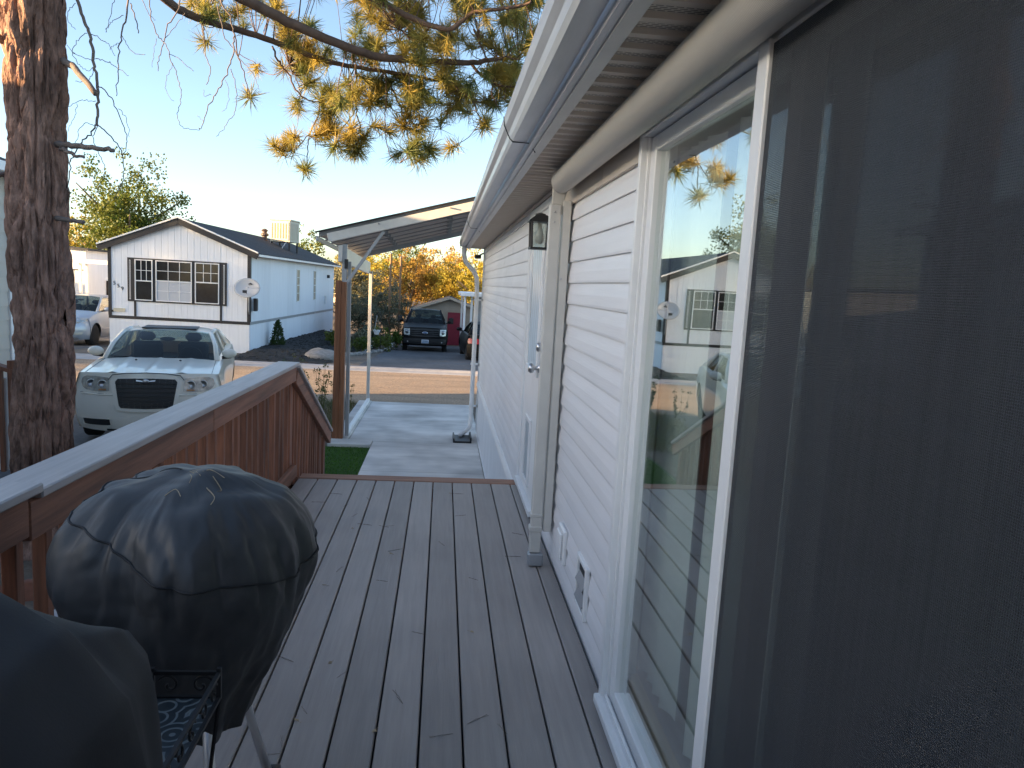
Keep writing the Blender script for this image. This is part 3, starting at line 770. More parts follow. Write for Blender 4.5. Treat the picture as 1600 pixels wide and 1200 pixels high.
# ------------------------------------------------------------------ scrolled metal tray table between the grills
tt = thing('tray_table', 'small black scrolled metal tray table between the two covered grills', 'table', (-.455, 1.18, DZ))
X0, X1, Y0, Y1, ZF, ZR = -.06, .062, -.19, .175, .665, .715
fb = MB()
for z in (ZF, ZR):
    fb.bar((X0, Y0, z), (X1, Y0, z), .007, .007); fb.bar((X0, Y1, z), (X1, Y1, z), .007, .007)
    fb.bar((X0, Y0, z), (X0, Y1, z), .007, .007); fb.bar((X1, Y0, z), (X1, Y1, z), .007, .007)
for x in (X0, X1):
    for y in (Y0, Y1): fb.box(x - .004, x + .004, y - .004, y + .004, ZF - .003, ZR + .010)
fb.build('rim', M['black'], tt)
def scroll(o, d, rr):
    sb = MB(); sb.smooth = True
    pts = []
    for k in range(22):
        a = k / 21 * 4.2 * PI / 2 + .5; r = rr * (1 - .045 * k)
        pts.append(Vector(o) + Vector(d) * (r * math.cos(a)) + Vector((0, 0, r * math.sin(a))))
    sb.tube(pts, .0026, 5); sb.build('scroll', M['black'], tt)
for k in range(6): scroll((X1, Y0 + .032 + k * .06, (ZF + ZR) / 2), (0, 1 if k % 2 else -1, 0), .021)
for k in range(2): scroll((X0 + .03 + k * .06, Y1, (ZF + ZR) / 2), (1 if k % 2 else -1, 0, 0), .021)
def tray_mat():
    m, t, N, L, P = nodes('patterned_tray')
    tc = N.new('ShaderNodeTexCoord'); vo = N.new('ShaderNodeTexVoronoi'); vo.inputs['Scale'].default_value = 17
    L.new(tc.outputs['Object'], vo.inputs['Vector'])
    wv = N.new('ShaderNodeMath'); wv.operation = 'SINE'; mu = N.new('ShaderNodeMath'); mu.operation = 'MULTIPLY'; mu.inputs[1].default_value = 24
    L.new(vo.outputs['Distance'], mu.inputs[0]); L.new(mu.outputs[0], wv.inputs[0])
    rp = N.new('ShaderNodeValToRGB'); e = rp.color_ramp.elements; e[0].position = .55; e[1].position = .75; e[0].color = (.03, .042, .05, 1); e[1].color = (.16, .19, .20, 1)
    L.new(wv.outputs[0], rp.inputs[0]); L.new(rp.outputs[0], P.inputs['Base Color']); P.inputs['Roughness'].default_value = .3
    return m
onebox('tray_top', tray_mat(), tt, X0 + .004, X1 - .004, Y0 + .004, Y1 - .004, ZF - .006, ZF)
for x, y in ((X0, Y0), (X0, Y1), (X1, Y0), (X1, Y1)):
    lb = MB(); lb.tube([(x, y, ZF), (x * .9 - .01, y * .55, .35), (x * .8 - .03, y * 1.0, .0)], .004, 6); lb.build('leg', M['black'], tt)

# ------------------------------------------------------------------ carport
cp = thing('carport', 'metal lean-to carport with grey pans and posts at the end of the house', 'carport', (-1.45, 11.4, 0))
def CPt(x, y, z): return (x + 1.45, y - 11.4, z)
rz = lambda x, y: 3.13 + (x + 1.91) * .2815 - (y - 11.3) * .030
for k in range(7):
    ya = 11.32 + k * .61; yc = ya + .6
    b = MB()
    def pan(u, v):
        x = -1.88 + u * 2.55
        pr = [(0, 0.06), (.012, .06), (.016, 0), (.20, .0), (.205, .006), (.225, .006), (.23, 0), (.586, 0), (.590, .06), (.607, .06)]
        q = pr[round(v * 9)]
        return CPt(x, ya + q[0], rz(x, ya) - .05 + q[1])
    b.grid(pan, 3, 9)
    b.grid(lambda u, v: (lambda p: (p[0], p[1], p[2] + .012))(pan(u, v)), 3, 9)
    b.build('roof_pan', M['greypanel'], cp, fix=False)
    for xx in (-1.0, .05):
        if True:
            c = MB(); c.box(xx + 1.45 - .05, xx + 1.45 + .05, ya - 11.4 - .02, ya - 11.4 + .02, rz(xx, ya) - .085, rz(xx, ya) - .04)
            c.box(xx + 1.45 - .012, xx + 1.45 + .012, ya - 11.4 - .10, ya - 11.4 + .10, rz(xx, ya) - .07, rz(xx, ya) - .05); c.build('pan_clip', M['greypanel'], cp)
def cbar(name, m, a, c, w, h, up=(0, 0, 1), bev=.003):
    b = MB(); b.bar(CPt(*a), CPt(*c), w, h, up); return b.build(name, m, cp, bev)
cbar('front_beam', M['cream'], (-1.74, 11.29, 3.075), (.62, 11.29, 3.075 + 2.36 * .2815), .05, .13)
cbar('drip_edge', M['trim559'], (-1.93, 11.28, 3.145), (.62, 11.28, 3.145 + 2.55 * .2815), .06, .018)
cbar('back_beam', M['greypanel'], (-1.88, 15.60, 2.955), (.66, 15.60, 2.955 + 2.54 * .2815), .05, .13)
cbar('side_beam', M['cream'], (-1.56, 11.33, 2.86), (-1.56, 15.6, 2.73), .06, .24)
cbar('eave_trim', M['galv'], (-1.90, 11.3, 3.06), (-1.90, 15.65, 2.94), .03, .07)
cbar('post', M['galv'], (-1.485, 11.41, 0.05), (-1.505, 11.41, 3.0), .07, .07, (0, 1, 0))
cbar('post', M['galv'], (-1.415, 11.50, 0.05), (-1.44, 11.50, 2.75), .055, .055, (0, 1, 0))
cbar('post', M['cream'], (-1.445, 15.0, 0.05), (-1.46, 15.0, 2.66), .06, .06, (0, 1, 0))  # cream unlike the near grey posts, standing in for warm sunlight
cbar('brace', M['galv'], (-1.49, 11.36, 2.38), (-.93, 11.36, 3.23), .045, .045, (0, 1, 0))
cbar('base_rail', M['white'], (-1.43, 11.58, .085), (-1.43, 14.95, .085), .06, .06)
o = cbar('junction_box', M['blackplastic'], (-1.47, 11.36, 2.64), (-1.47, 11.36, 2.78), .05, .05, (0, 1, 0))
wp = thing('cedar_post', 'orange brown wooden post standing against the grey carport post', 'post', (-1.53, 11.3, 0))
for xx, w_, z1 in ((-.035, .085, 2.46), (.045, .07, 2.44)):
    onebox('post_board', M['orangewood'], wp, xx - w_ / 2, xx + w_ / 2, -.05, .05, .05, z1, bevel=.004)
onebox('post_foot', M['orangewood'], wp, -.082, -.0785, -.04, .04, .06, 1.0)

# ------------------------------------------------------------------ pine tree
PT = Vector((-3.39, 6.6, 0))
pt = thing('pine_tree', 'tall pine with rough reddish bark beside the parked cream car', 'tree', PT)
def L_(p): return Vector(p) - PT
b = MB(); b.smooth = True
zs = [0, .12, .3, .6, 1, 1.5, 2, 2.6, 3.2, 3.8, 4.4, 5, 5.8, 6.6, 7.6, 8.8, 10]
for i in range(len(zs) - 1): pass
NA, NZ = 150, 330
def trk(u, v):
    z = 9.6 * v
    a = u * 2 * PI
    r = .217 - .006 * z + .17 * math.exp(-z / .22) * (1 + .35 * math.sin(a * 5))
    if z > 5.2: r -= (z - 5.2) * .028
    lump = .045 * noise.noise((math.cos(a) * 1.3, math.sin(a) * 1.3, z * .9))
    pl = abs(noise.noise((math.cos(a) * 4.2 + 3, math.sin(a) * 4.2, z * 1.5)))
    pl2 = abs(noise.noise((math.cos(a) * 10, math.sin(a) * 10, z * 3.6 + 4)))
    vd = noise.voronoi((math.cos(a) * 2.6 + .15 * noise.noise((a * 3, z * 3, 1)), math.sin(a) * 2.6, z * 1.7 + .25 * noise.noise((math.cos(a) * 3, math.sin(a) * 3, z * 2))))[0]
    crack = min(1, (vd[1] - vd[0]) / .22)
    fl = noise.noise((math.cos(a) * 9, math.sin(a) * 9, z * 9)) * .010 + noise.noise((math.cos(a) * 22, math.sin(a) * 22, z * 14)) * .006
    rr = r + lump + .046 * crack ** .6 + .028 * min(pl, .3) / .3 + .014 * min(pl2, .35) / .35 - .058 + fl
    for (kz, ka, kr) in ((3.85, -.2, .06), (4.55, -1.2, .07), (3.15, .1, .04), (4.5, 3.4, .06)):
        d = ((z - kz) / .16) ** 2 + (((a - ka + PI) % (2 * PI) - PI) / .45) ** 2
        rr += kr * math.exp(-d)
    return (rr * math.cos(a) + .004 * z, rr * math.sin(a), z - .03)
b.grid(trk, NA, NZ)
b.build('trunk', M['bark'], pt, fix=False)

def pp(pl, Y0, Y1=None):
    Y1 = Y0 if Y1 is None else Y1
    n = len(pl) - 1
    return [L_(at(x, y, Y0 + (Y1 - Y0) * i / max(n, 1))) for i, (x, y) in enumerate(pl)]
def dense(pts, k=4, jit=0):
    out = []
    for i in range(len(pts) - 1):
        p0, p1, p2, p3 = pts[max(i - 1, 0)], pts[i], pts[i + 1], pts[min(i + 2, len(pts) - 1)]
        for q in range(k):
            u = q / k
            v = .5 * (2 * p1 + (p2 - p0) * u + (2 * p0 - 5 * p1 + 4 * p2 - p3) * u * u + (3 * p1 - p0 - 3 * p2 + p3) * u ** 3)
            if jit and (i or q): v = v + Vector((random.gauss(0, jit), random.gauss(0, jit), random.gauss(0, jit)))
            out.append(v)
    out.append(pts[-1]); return out
def branch(pts, r0, r1, name='branch', m='twig', n=7, parent=None, jit=.004):
    d = dense(pts, 5, jit); k = len(d)
    b = MB(); b.smooth = True
    b.tube(d, [r0 + (r1 - r0) * i / (k - 1) for i in range(k)], n)
    return b.build(name, M[m], parent or pt, fix=False), d
br_pts = []
big = [([(150, -330), (260, -130), (340, -30), (400, 8), (460, 38), (520, 64), (580, 86), (640, 94), (700, 97), (740, 98), (770, 93), (810, 90)], 7.0, 8.4, .062, .020),
       ([(140, -280), (215, -60), (262, 2), (300, 24), (340, 38), (400, 56), (470, 82), (530, 100), (590, 110), (650, 120), (720, 130)], 6.9, 8.7, .046, .014),
       ([(300, -200), (440, -60), (560, -12), (650, 30), (700, 45), (740, 20), (800, 12), (830, 4)], 7.6, 7.4, .040, .012),
       ([(735, 98), (757, 122), (790, 135), (815, 130)], 8.35, 8.1, .018, .008),
       ([(740, 45), (752, 72), (765, 95), (790, 88)], 7.9, 7.9, .012, .007)]
for pl, ya, yb2, ra, rb2 in big:
    o, d = branch(pp(pl, ya, yb2), ra, rb2)
    br_pts += d[len(d) // 4:]
# hanging curly twigs carrying tufts
twigs = [([(425, 72), (436, 98), (450, 115), (466, 145), (485, 157), (505, 158), (525, 148), (540, 130)], 8.1, 8.5, .011, .005),
         ([(447, 80), (452, 100), (465, 130), (470, 150)], 8.2, 8.4, .008, .004),
         ([(556, 104), (556, 135), (556, 165), (562, 195), (566, 226)], 8.5, 8.6, .012, .006),
         ([(500, 160), (497, 180), (485, 205), (481, 230), (480, 262)], 8.6, 8.6, .009, .005),
         ([(485, 205), (470, 225), (455, 235), (438, 236)], 8.6, 8.55, .006, .004),
         ([(556, 170), (540, 195), (520, 208), (500, 212)], 8.55, 8.7, .007, .004),
         ([(600, 112), (615, 145), (628, 175), (635, 205), (648, 238), (662, 248), (672, 240)], 8.5, 8.7, .012, .005),
         ([(604, 118), (603, 160), (602, 200), (606, 232), (616, 248), (625, 256)], 8.4, 8.4, .006, .003),
         ([(570, 150), (578, 178), (586, 198), (579, 176), (575, 170)], 8.5, 8.5, .004, .002),
         ([(740, 160), (748, 180), (757, 196)], 8.3, 8.3, .007, .004),
         ([(700, 125), (722, 145), (740, 160)], 8.4, 8.3, .009, .006),
         ([(590, 5), (615, 35), (640, 60), (670, 75), (700, 82)], 8.0, 8.1, .010, .006),
         ([(365, 48), (373, 90), (384, 125), (390, 150)], 8.0, 8.1, .007, .004),
         ([(310, 28), (317, 45), (320, 65)], 7.9, 7.9, .006, .004),
         ([(765, 124), (770, 150), (778, 166)], 8.2, 8.2, .008, .005)]
for pl, ya, yb2, ra, rb2 in twigs:
    o, d = branch(pp(pl, ya, yb2), ra, rb2, 'twig', n=5, jit=.006)
    br_pts += d[len(d) // 3:]
# bare dead limbs on the left
dead = [([(95, 92), (118, 108), (150, 147)], 6.6, 6.4, .030, .022), ([(88, 226), (120, 228), (150, 232), (178, 235)], 6.5, 6.3, .026, .016),
        ([(95, 232), (112, 240), (131, 246)], 6.5, 6.3, .018, .010), ([(88, 341), (110, 344), (131, 346)], 6.5, 6.35, .022, .014),
        ([(8, 70), (2, 62), (-15, 40)], 6.6, 6.4, .03, .02), ([(8, 272), (-4, 274), (-15, 270)], 6.6, 6.4, .02, .012)]
for pl, ya, yb2, ra, rb2 in dead: branch(pp(pl, ya, yb2), ra, rb2, 'broken_stub', 'deadwood', 9, jit=.006)
hang = [
 ([(116, -30), (122, 5), (133, 35), (141, 60), (147, 95), (152, 130), (153, 165), (152, 196)], .019, .011),
 ([(152, 196), (140, 209), (128, 222), (116, 240), (109, 262), (107, 300)], .010, .004),
 ([(153, 133), (170, 150), (182, 170), (195, 205), (199, 225), (192, 245)], .007, .003), ([(185, 170), (198, 185), (202, 214)], .004, .002),
 ([(153, 196), (170, 210), (185, 228), (193, 248), (193, 275), (184, 300), (178, 312)], .008, .003),
 ([(150, 196), (135, 192), (126, 200), (118, 220), (112, 240)], .004, .002),
 ([(140, 52), (155, 60), (170, 70), (180, 87)], .005, .002), ([(136, 52), (122, 62), (114, 80), (118, 95), (128, 105), (140, 110), (145, 100)], .004, .002),
 ([(149, 92), (165, 95), (182, 105), (201, 118)], .005, .002), ([(148, 92), (130, 90), (115, 82), (105, 70)], .004, .002),
 ([(150, 158), (135, 157), (118, 160), (100, 172)], .004, .002), ([(120, 162), (117, 180), (110, 195), (106, 206)], .003, .0015),
 ([(146, 108), (140, 122), (128, 128), (118, 127)], .004, .002), ([(118, 5), (108, 15), (105, 30), (118, 46)], .004, .002),
 ([(152, 196), (146, 215), (150, 230), (160, 250), (163, 268), (155, 290), (150, 302)], .005, .002), ([(163, 268), (170, 285), (178, 292)], .003, .0015),
 ([(203, -20), (198, 20), (191, 52), (186, 80), (183, 120), (182, 150)], .011, .003), ([(191, 56), (202, 76), (214, 84), (227, 85)], .004, .002),
 ([(193, 24), (178, 32), (169, 42), (165, 50)], .004, .002), ([(179, 0), (172, 25), (166, 50)], .004, .002), ([(204, 5), (212, 30), (216, 52)], .007, .004), ([(186, 68), (176, 72), (172, 78)], .003, .002),
 ([(290, -20), (275, 20), (262, 42), (256, 62), (250, 90), (247, 111)], .008, .003), ([(256, 66), (268, 92), (276, 115), (282, 140), (282, 160), (277, 178), (283, 196), (295, 201), (312, 203)], .005, .002),
 ([(233, -10), (236, 25), (246, 55), (256, 66)], .006, .004), ([(270, 98), (262, 120), (259, 140), (272, 158)], .003, .0015), ([(264, 82), (280, 92), (292, 104), (303, 111)], .004, .002),
 ([(256, 62), (270, 45), (282, 30), (288, 20)], .004, .002), ([(244, 60), (240, 85), (238, 105)], .003, .0015),
 ([(345, 0), (358, 25), (364, 50), (365, 75), (358, 105), (346, 132), (334, 150), (325, 168), (316, 195), (312, 203)], .010, .003),
 ([(361, 108), (368, 130), (370, 160), (364, 180), (352, 198), (338, 213)], .005, .002), ([(366, 80), (382, 100), (398, 120), (405, 140)], .005, .002),
 ([(352, 125), (357, 140), (356, 165), (346, 175)], .003, .0015), ([(330, 148), (320, 150), (318, 140)], .003, .0015), ([(318, 40), (320, 80), (328, 110), (322, 132)], .006, .003),
 ([(340, 10), (352, 60), (375, 85), (400, 100)], .006, .003), ([(318, 190), (308, 180)], .003, .0015), ([(222, 0), (232, 22), (243, 31)], .004, .002)]
for pl, ra, rb2 in hang: branch(pp(pl, 6.6), ra * .72, rb2, 'bare_twig', 'deadwood', 5, jit=.005)

# needle tufts: six shared meshes
def tuft_mesh(i):
    rnd = random.Random(100 + i); b = MB()
    n = 120
    for k in range(n):
        th = rnd.uniform(.10, 1.5) if k % 5 else rnd.uniform(1.2, 2.2)
        ph = rnd.uniform(0, 2 * PI)
        d = Vector((math.sin(th) * math.cos(ph), math.sin(th) * math.sin(ph), math.cos(th)))
        base = Vector((0, 0, rnd.uniform(-.10, .012)))
        l = rnd.uniform(.115, .20)
        s = d.cross(Vector((rnd.random() - .5, rnd.random() - .5, rnd.random() - .5))).normalized() * .0027
        bend = Vector((rnd.gauss(0, .010), rnd.gauss(0, .010), rnd.gauss(0, .010) - .008))
        m = base + d * l * .55; e = base + d * l + bend
        q = b.add([base - s, base + s, m + s, m - s, e])
        b.face((q, q + 1, q + 2, q + 3)); b.face((q + 3, q + 2, q + 4))
    return b.mesh('needle_tuft', M['needle'])
tufts = [tuft_mesh(i) for i in range(6)]
cent = [(390, 150, 1), (436, 235, 1), (428, 228, .9), (480, 264, 1), (474, 262, .7), (455, 218, .9), (512, 205, 1.1), (498, 210, 1), (520, 198, 1), (545, 230, 1.2), (552, 215, 1.1), (560, 238, 1), (568, 218, .9), (540, 215, .8),
        (610, 205, 1), (625, 190, 1.1), (640, 180, 1), (655, 205, 1), (668, 230, 1.2), (660, 248, 1.1), (675, 235, 1), (645, 230, 1), (690, 190, .9), (700, 175, 1), (757, 198, 1), (715, 165, 1.1), (730, 150, 1.1), (725, 175, 1),
        (505, 165, 1), (520, 170, 1), (530, 158, 1), (465, 170, .9), (575, 130, 1.1), (590, 145, 1.2), (610, 130, 1.2), (625, 120, 1.1), (655, 145, 1.3), (640, 155, 1.3), (600, 160, 1), (580, 160, 1), (700, 140, 1.2), (715, 130, 1.2),
        (780, 150, 1.1), (790, 140, 1.2), (800, 160, 1), (775, 165, 1), (800, 120, 1.1), (780, 110, 1), (320, 66, 1), (400, 108, .8), (440, 105, .9), (480, 130, 1), (490, 95, 1), (470, 105, 1), (455, 60, 1.1), (310, 10, 1.1), (300, 5, 1), (335, 22, 1)]
cent += [(x + random.gauss(0, 13), y + random.gauss(-4, 9), s) for x, y, s in cent if not (470 < x < 485 and y > 255) and x > 410]
spots = [at(x, y, random.gauss(8.5, .12)) for x, y, s in cent]; scl = [s * 1.12 for x, y, s in cent]
def inside(x, y):                            # rough lower outline of the bough as seen between these columns
    env = [(280, 10), (330, 22), (400, 85), (440, 70), (470, 110), (520, 165), (600, 170), (660, 185), (720, 150), (760, 120), (800, 150), (850, 120)]
    for (xa, ya), (xb, yb3) in zip(env, env[1:]):
        if xa <= x <= xb: return y < ya + (yb3 - ya) * (x - xa) / (xb - xa)
    return False
tries = 0
while len(spots) < 360 and tries < 12000:
    tries += 1
    x = random.uniform(300, 860); y = random.uniform(-70, 190)
    if not inside(x, y): continue
    c = noise.noise((x * .014, y * .02, 2.2))
    if c < -.22: continue
    spots.append(at(x, y, random.gauss(8.2, .4))); scl.append(random.uniform(.8, 1.2))
tw = MB(); tw.smooth = True
extra = MB()
for ti, (p, s) in enumerate(zip(spots, scl)):
    q = L_(p)
    near = min(br_pts, key=lambda w: (w - q).length)
    d = q - near
    tm = random.choice(tufts)
    ax = d.normalized() if d.length > .03 else Vector((random.gauss(0, 1), random.gauss(0, 1), .6)).normalized()
    ax = (ax + Vector((random.gauss(0, .35), random.gauss(0, .35), .25 + random.gauss(0, .3)))).normalized()
    qr = ax.to_track_quat('Z', 'Y') @ Quaternion((0, 0, 1), random.uniform(0, 6.28))
    if ti < 298:
        o = place('needle_tuft', tm, pt, loc=q); o.rotation_euler = qr.to_euler(); o.scale = (s, s, s)
    else:
        n9 = extra.add([q + (qr @ v.co) * s for v in tm.vertices])
        for pg in tm.polygons: extra.face([n9 + i for i in pg.vertices])
    if d.length > .02:
        mid = near + d * .5 + Vector((random.gauss(0, .04), random.gauss(0, .04), random.gauss(-.02, .05))) * min(1, d.length * 3)
        dd = dense([near, mid, q], 4)
        tw.tube(dd, [.006 - .0025 * i / (len(dd) - 1) for i in range(len(dd))], 4, cap=False)
tag(extra.build('needle_mass', M['needle'], pt, fix=False), kind='stuff')
tag(tw.build('fine_twigs', M['twig'], pt, fix=False), kind='stuff')
# upper crown above the frame: joined needles on a few limbs
ub = MB(); ul = MB(); ul.smooth = True
for k in range(20):
    z = random.uniform(7.4, 9.6); a = random.uniform(0, 2 * PI); ln_ = (10.6 - z) * .62 * random.uniform(.6, 1)
    p0 = Vector((0, 0, z)); p1 = p0 + Vector((math.cos(a) * ln_, math.sin(a) * ln_, random.uniform(-.2, .4)))
    ul.tube([p0, (p0 + p1) / 2 + Vector((0, 0, .1)), p1], [.04, .028, .012], 5)
    for t in range(9):
        c = p0 + (p1 - p0) * random.uniform(.35, 1.05) + Vector((random.gauss(0, .2), random.gauss(0, .2), random.gauss(0, .15)))
        for q in range(22):
            d = Vector((random.gauss(0, 1), random.gauss(0, 1), random.gauss(.2, 1))).normalized(); s = d.orthogonal().normalized() * .004
            l = random.uniform(.10, .17)
            ub.poly([c - s, c + s, c + d * l])
ul.build('upper_limbs', M['twig'], pt, fix=False)
tag(ub.build('upper_foliage', M['needle'], pt, fix=False), kind='stuff')

# terracotta edging around the pine
tc_ = thing('bed_edging', 'low ring of reddish scalloped edging blocks around the pine trunk', 'edging', (-3.39, 6.6, 0))
eb2 = MB(); eb2.prism([(-.13, 0), (.13, 0), (.13, .10), (.09, .15), (0, .175), (-.09, .15), (-.13, .10)], 'Y', -.03, .03); em = eb2.mesh('edging_block', M['terracotta'])
for k in range(26):
    a = k / 26 * 2 * PI
    o = place('edging_block', em, tc_, bevel=.008, loc=(1.16 * math.cos(a), 1.16 * math.sin(a), random.uniform(-.03, .01))); o.rotation_euler = (random.gauss(0, .05), 0, a + PI / 2)

# ------------------------------------------------------------------ litter on the deck
nb = MB(); nb.tube([(0, -.06, .003), (.004, 0, .0045), (-.002, .065, .003)], .0008, 4); nb.tube([(0, -.06, .003), (-.004, 0, .004), (.010, .063, .003)], .0008, 4); nm = nb.mesh('fallen_needle', M['deadneedle'])
lit = [(540, 790, .3), (555, 805, 2.8), (575, 780, .2), (600, 765, 1), (570, 820, 1.3), (560, 838, 1.5), (600, 823, 1.5), (610, 822, 1.6), (660, 768, 1.5), (715, 772, 1.5), (740, 763, 1.4), (720, 806, 2.4), (525, 772, 1.2), (498, 785, 1.4),
       (597, 908, 1.5), (650, 928, 1.9), (618, 860, 2.2), (785, 862, .8), (802, 870, 1.4), (810, 835, 1.5), (812, 868, .5), (655, 990, 1.5), (622, 1090, .6), (690, 1150, 1.6), (745, 1125, -.7), (785, 1140, .3), (935, 1135, -1), (445, 1030, .7), (533, 1055, -.4), (475, 1110, .4), (440, 1160, .1), (560, 1180, 1.9), (530, 890, .1), (740, 905, 1), (690, 850, .4), (420, 1180, 1.6)]
for px, py, a in lit[::1]:
    if (px * 7 + py) % 3 == 0: continue
    a += random.gauss(0, .35)
    d = ray(px, py); p = Vector((0, 0, CZ)) + d * ((DZ - CZ) / d.z)
    o = place('fallen_needle', nm, None, loc=(p.x, p.y, DZ)); o.rotation_euler = (0, 0, a); o.scale = [random.uniform(.4, .8)] * 3
    tag(o, 'fallen brown pine needle lying on the grey deck boards', 'pine needle', 'pine needles scattered on the deck')
def leaf_m(i):
    r = random.Random(i); b = MB()
    pts = [(0, -.016, .002), (.009, -.006, .006), (.008, .006, .004), (0, .017, .007), (-.009, .005, .008), (-.008, -.007, .003)]
    b.poly([(x + r.gauss(0, .002), y + r.gauss(0, .002), z + r.gauss(0, .002)) for x, y, z in pts])
    b.tube([(0, -.016, .002), (.003, -.030, .003)], .0008, 4)
    return b.mesh('dry_leaf', M['dryleaf'])
lv = [leaf_m(i) for i in range(3)]
for px, py, txt in ((551, 826, 'curled dry leaf on the deck near the far end boards'), (507, 915, 'pale dry leaf beside the edge of the kettle cover'), (463, 1126, 'pale crumpled leaf on the deck near the grill leg'), (584, 1143, 'orange brown dry leaf on a board seam in the foreground'), (516, 1036, 'small forked dry leaf left of the middle boards'), (703, 771, 'dark leaf fragment at the far end of the deck'), (611, 865, 'dark leaf scrap in the middle of the deck'), (737, 988, 'tiny dark leaf scrap on a right middle board')):
    d = ray(px, py); p = Vector((0, 0, CZ)) + d * ((DZ - CZ) / d.z)
    o = place('dry_leaf', random.choice(lv), None, loc=(p.x, p.y, DZ)); o.rotation_euler = (0, 0, random.uniform(0, 6)); o.scale = [.75] * 3
    tag(o, txt, 'leaf', 'dry leaves on the deck')

# wisps of dry needles caught on the grill cover
for k, (u, v, a) in enumerate(((.83, .93, .3), (.86, .88, 1.2), (.90, .90, 2.2), (.80, .86, .9), (.94, .84, 1.8), (.88, .80, .1), (.78, .80, 2.6), (.97, .90, 1.1), (.84, .74, .6))):
    p = Vector(kpt(u, v, .002)); q1 = Vector(kpt(u + .02 * math.cos(a), v + .05 * math.sin(a), .003)); q2 = Vector(kpt(u + .035 * math.cos(a + .5), v + .09 * math.sin(a + .6), .003))
    b = MB(); b.tube(dense([Vector((0, 0, 0)), q1 - p, q2 - p], 4), .0011, 4)
    o = b.build('cover_needle', M['dryleaf'], None, loc=Vector((-.570, 1.74, DZ)) + p)
    tag(o, 'pale dry needle wisp stuck on top of the black grill cover', 'pine needle', 'dry needles on the grill cover')
# ------------------------------------------------------------------ the painted home across the street
hx = thing('mobile_home', 'white panelled home with charcoal trim and number 559 across the street', 'house', (-8.535, 25.0, 0), R(-2.3))
HW, HL = 2.235, 14.5
def xb(name, m, *d, bevel=0, parent=None): return onebox(name, m, parent or hx, *d, bevel=bevel)
gzh = -.75
# front: grooved panels
def gable(x): return 3.15 + (HW - abs(x)) / HW * .85
def panel559(x0, x1, z0, z1f, y0=0.0, y1=.02):
    b = MB(); n = max(2, round((x1 - x0) / .203)); w = (x1 - x0) / n
    for q in range(n):
        a, c = x0 + q * w, x0 + (q + 1) * w - .010
        b.prism([(a, z0), (c, z0), (c, z1f(c)), (a, z1f(a))], 'Y', y0, y1)
        b.prism([(c - .001, z0), (c + .011, z0), (c + .011, z1f(c)), (c - .001, z1f(c))], 'Y', y0 + .009, y1)
    return b.build('wall_panel', M['wall559'], hx)
cuts = [-HW, -1.42, -.62, .0, .62, 1.32, HW]
cuts = [-HW, -1.42, -.77, .46, 1.31, HW]
for a, c in zip(cuts, cuts[1:]): panel559(a + .003, c - .003, .80, lambda x: gable(x) - .02)
for a, c in zip([-HW, -1.41, -.1, 1.3], [-1.41, -.1, 1.3, HW]):
    xb('skirt_panel', M['wall559'], a + .002, c - .002, -.012, .02, gzh, .795)
core = MB(); core.prism([(-HW + .01, gzh), (HW - .01, gzh), (HW - .01, 3.13), (0, 3.96), (-HW + .01, 3.13)], 'Y', .021, HL); core.build('wall', M['wall559'], hx)
# side wall grooves on the right
for q in range(12):
    y0 = .03 + q * 1.2
    b = MB()
    for k in range(6):
        b.box(HW - .005, HW + .012, y0 + k * .2, y0 + k * .2 + .19, .80, 3.14)
    b.build('wall_panel', M['wall559'], hx)
    xb('skirt_panel', M['wall559'], HW - .005, HW + .006, y0 + .002, y0 + 1.198, gzh, .795)
T = M['trim559']
xb('trim_board', T, -HW - .015, HW + .022, -.03, -.0125, .80, .895)
xb('trim_board', M['galv'], HW + .0125, HW + .026, .0, HL, .80, .895)
xb('corner_trim', T, -HW - .022, -HW + .075, -.028, -.001, .896, 3.12)
xb('corner_trim', T, HW - .075, HW + .024, -.028, -.001, .896, 3.12)
xb('corner_trim', T, HW + .0125, HW + .025, .0, .08, .896, 3.12)
xb('trim_board', T, -1.45, -1.385, -.022, -.001, .896, 1.38)
xb('trim_board', T, 1.285, 1.35, -.022, -.001, .896, 1.38)
for s in (-1, 1):
    b = MB(); b.bar((s * (HW + .28), -.12, 3.02), (0, -.12, 4.0 + .005), .05, .17, (0, 0, 1)); b.build('rake_board', T, hx)
    b = MB(); b.bar((s * (HW + .30), -.16, 3.145), (0, -.16, 4.13), .06, .045, (0, 0, 1)); b.build('drip_edge', M['white'], hx)
    b = MB(); b.hexa([(s * (HW + .3), -.14, 3.09), (0, -.14, 4.07), (0, HL + .2, 4.07), (s * (HW + .3), HL + .2, 3.09),
                      (s * (HW + .3), -.14, 3.13), (0, -.14, 4.115), (0, HL + .2, 4.115), (s * (HW + .3), HL + .2, 3.13)]); b.build('roof', M['shingle'], hx)
    xb('eave_gutter', M['white'], s * (HW + .30) - .03, s * (HW + .30) + .03, -.1, HL + .2, 3.03, 3.10)
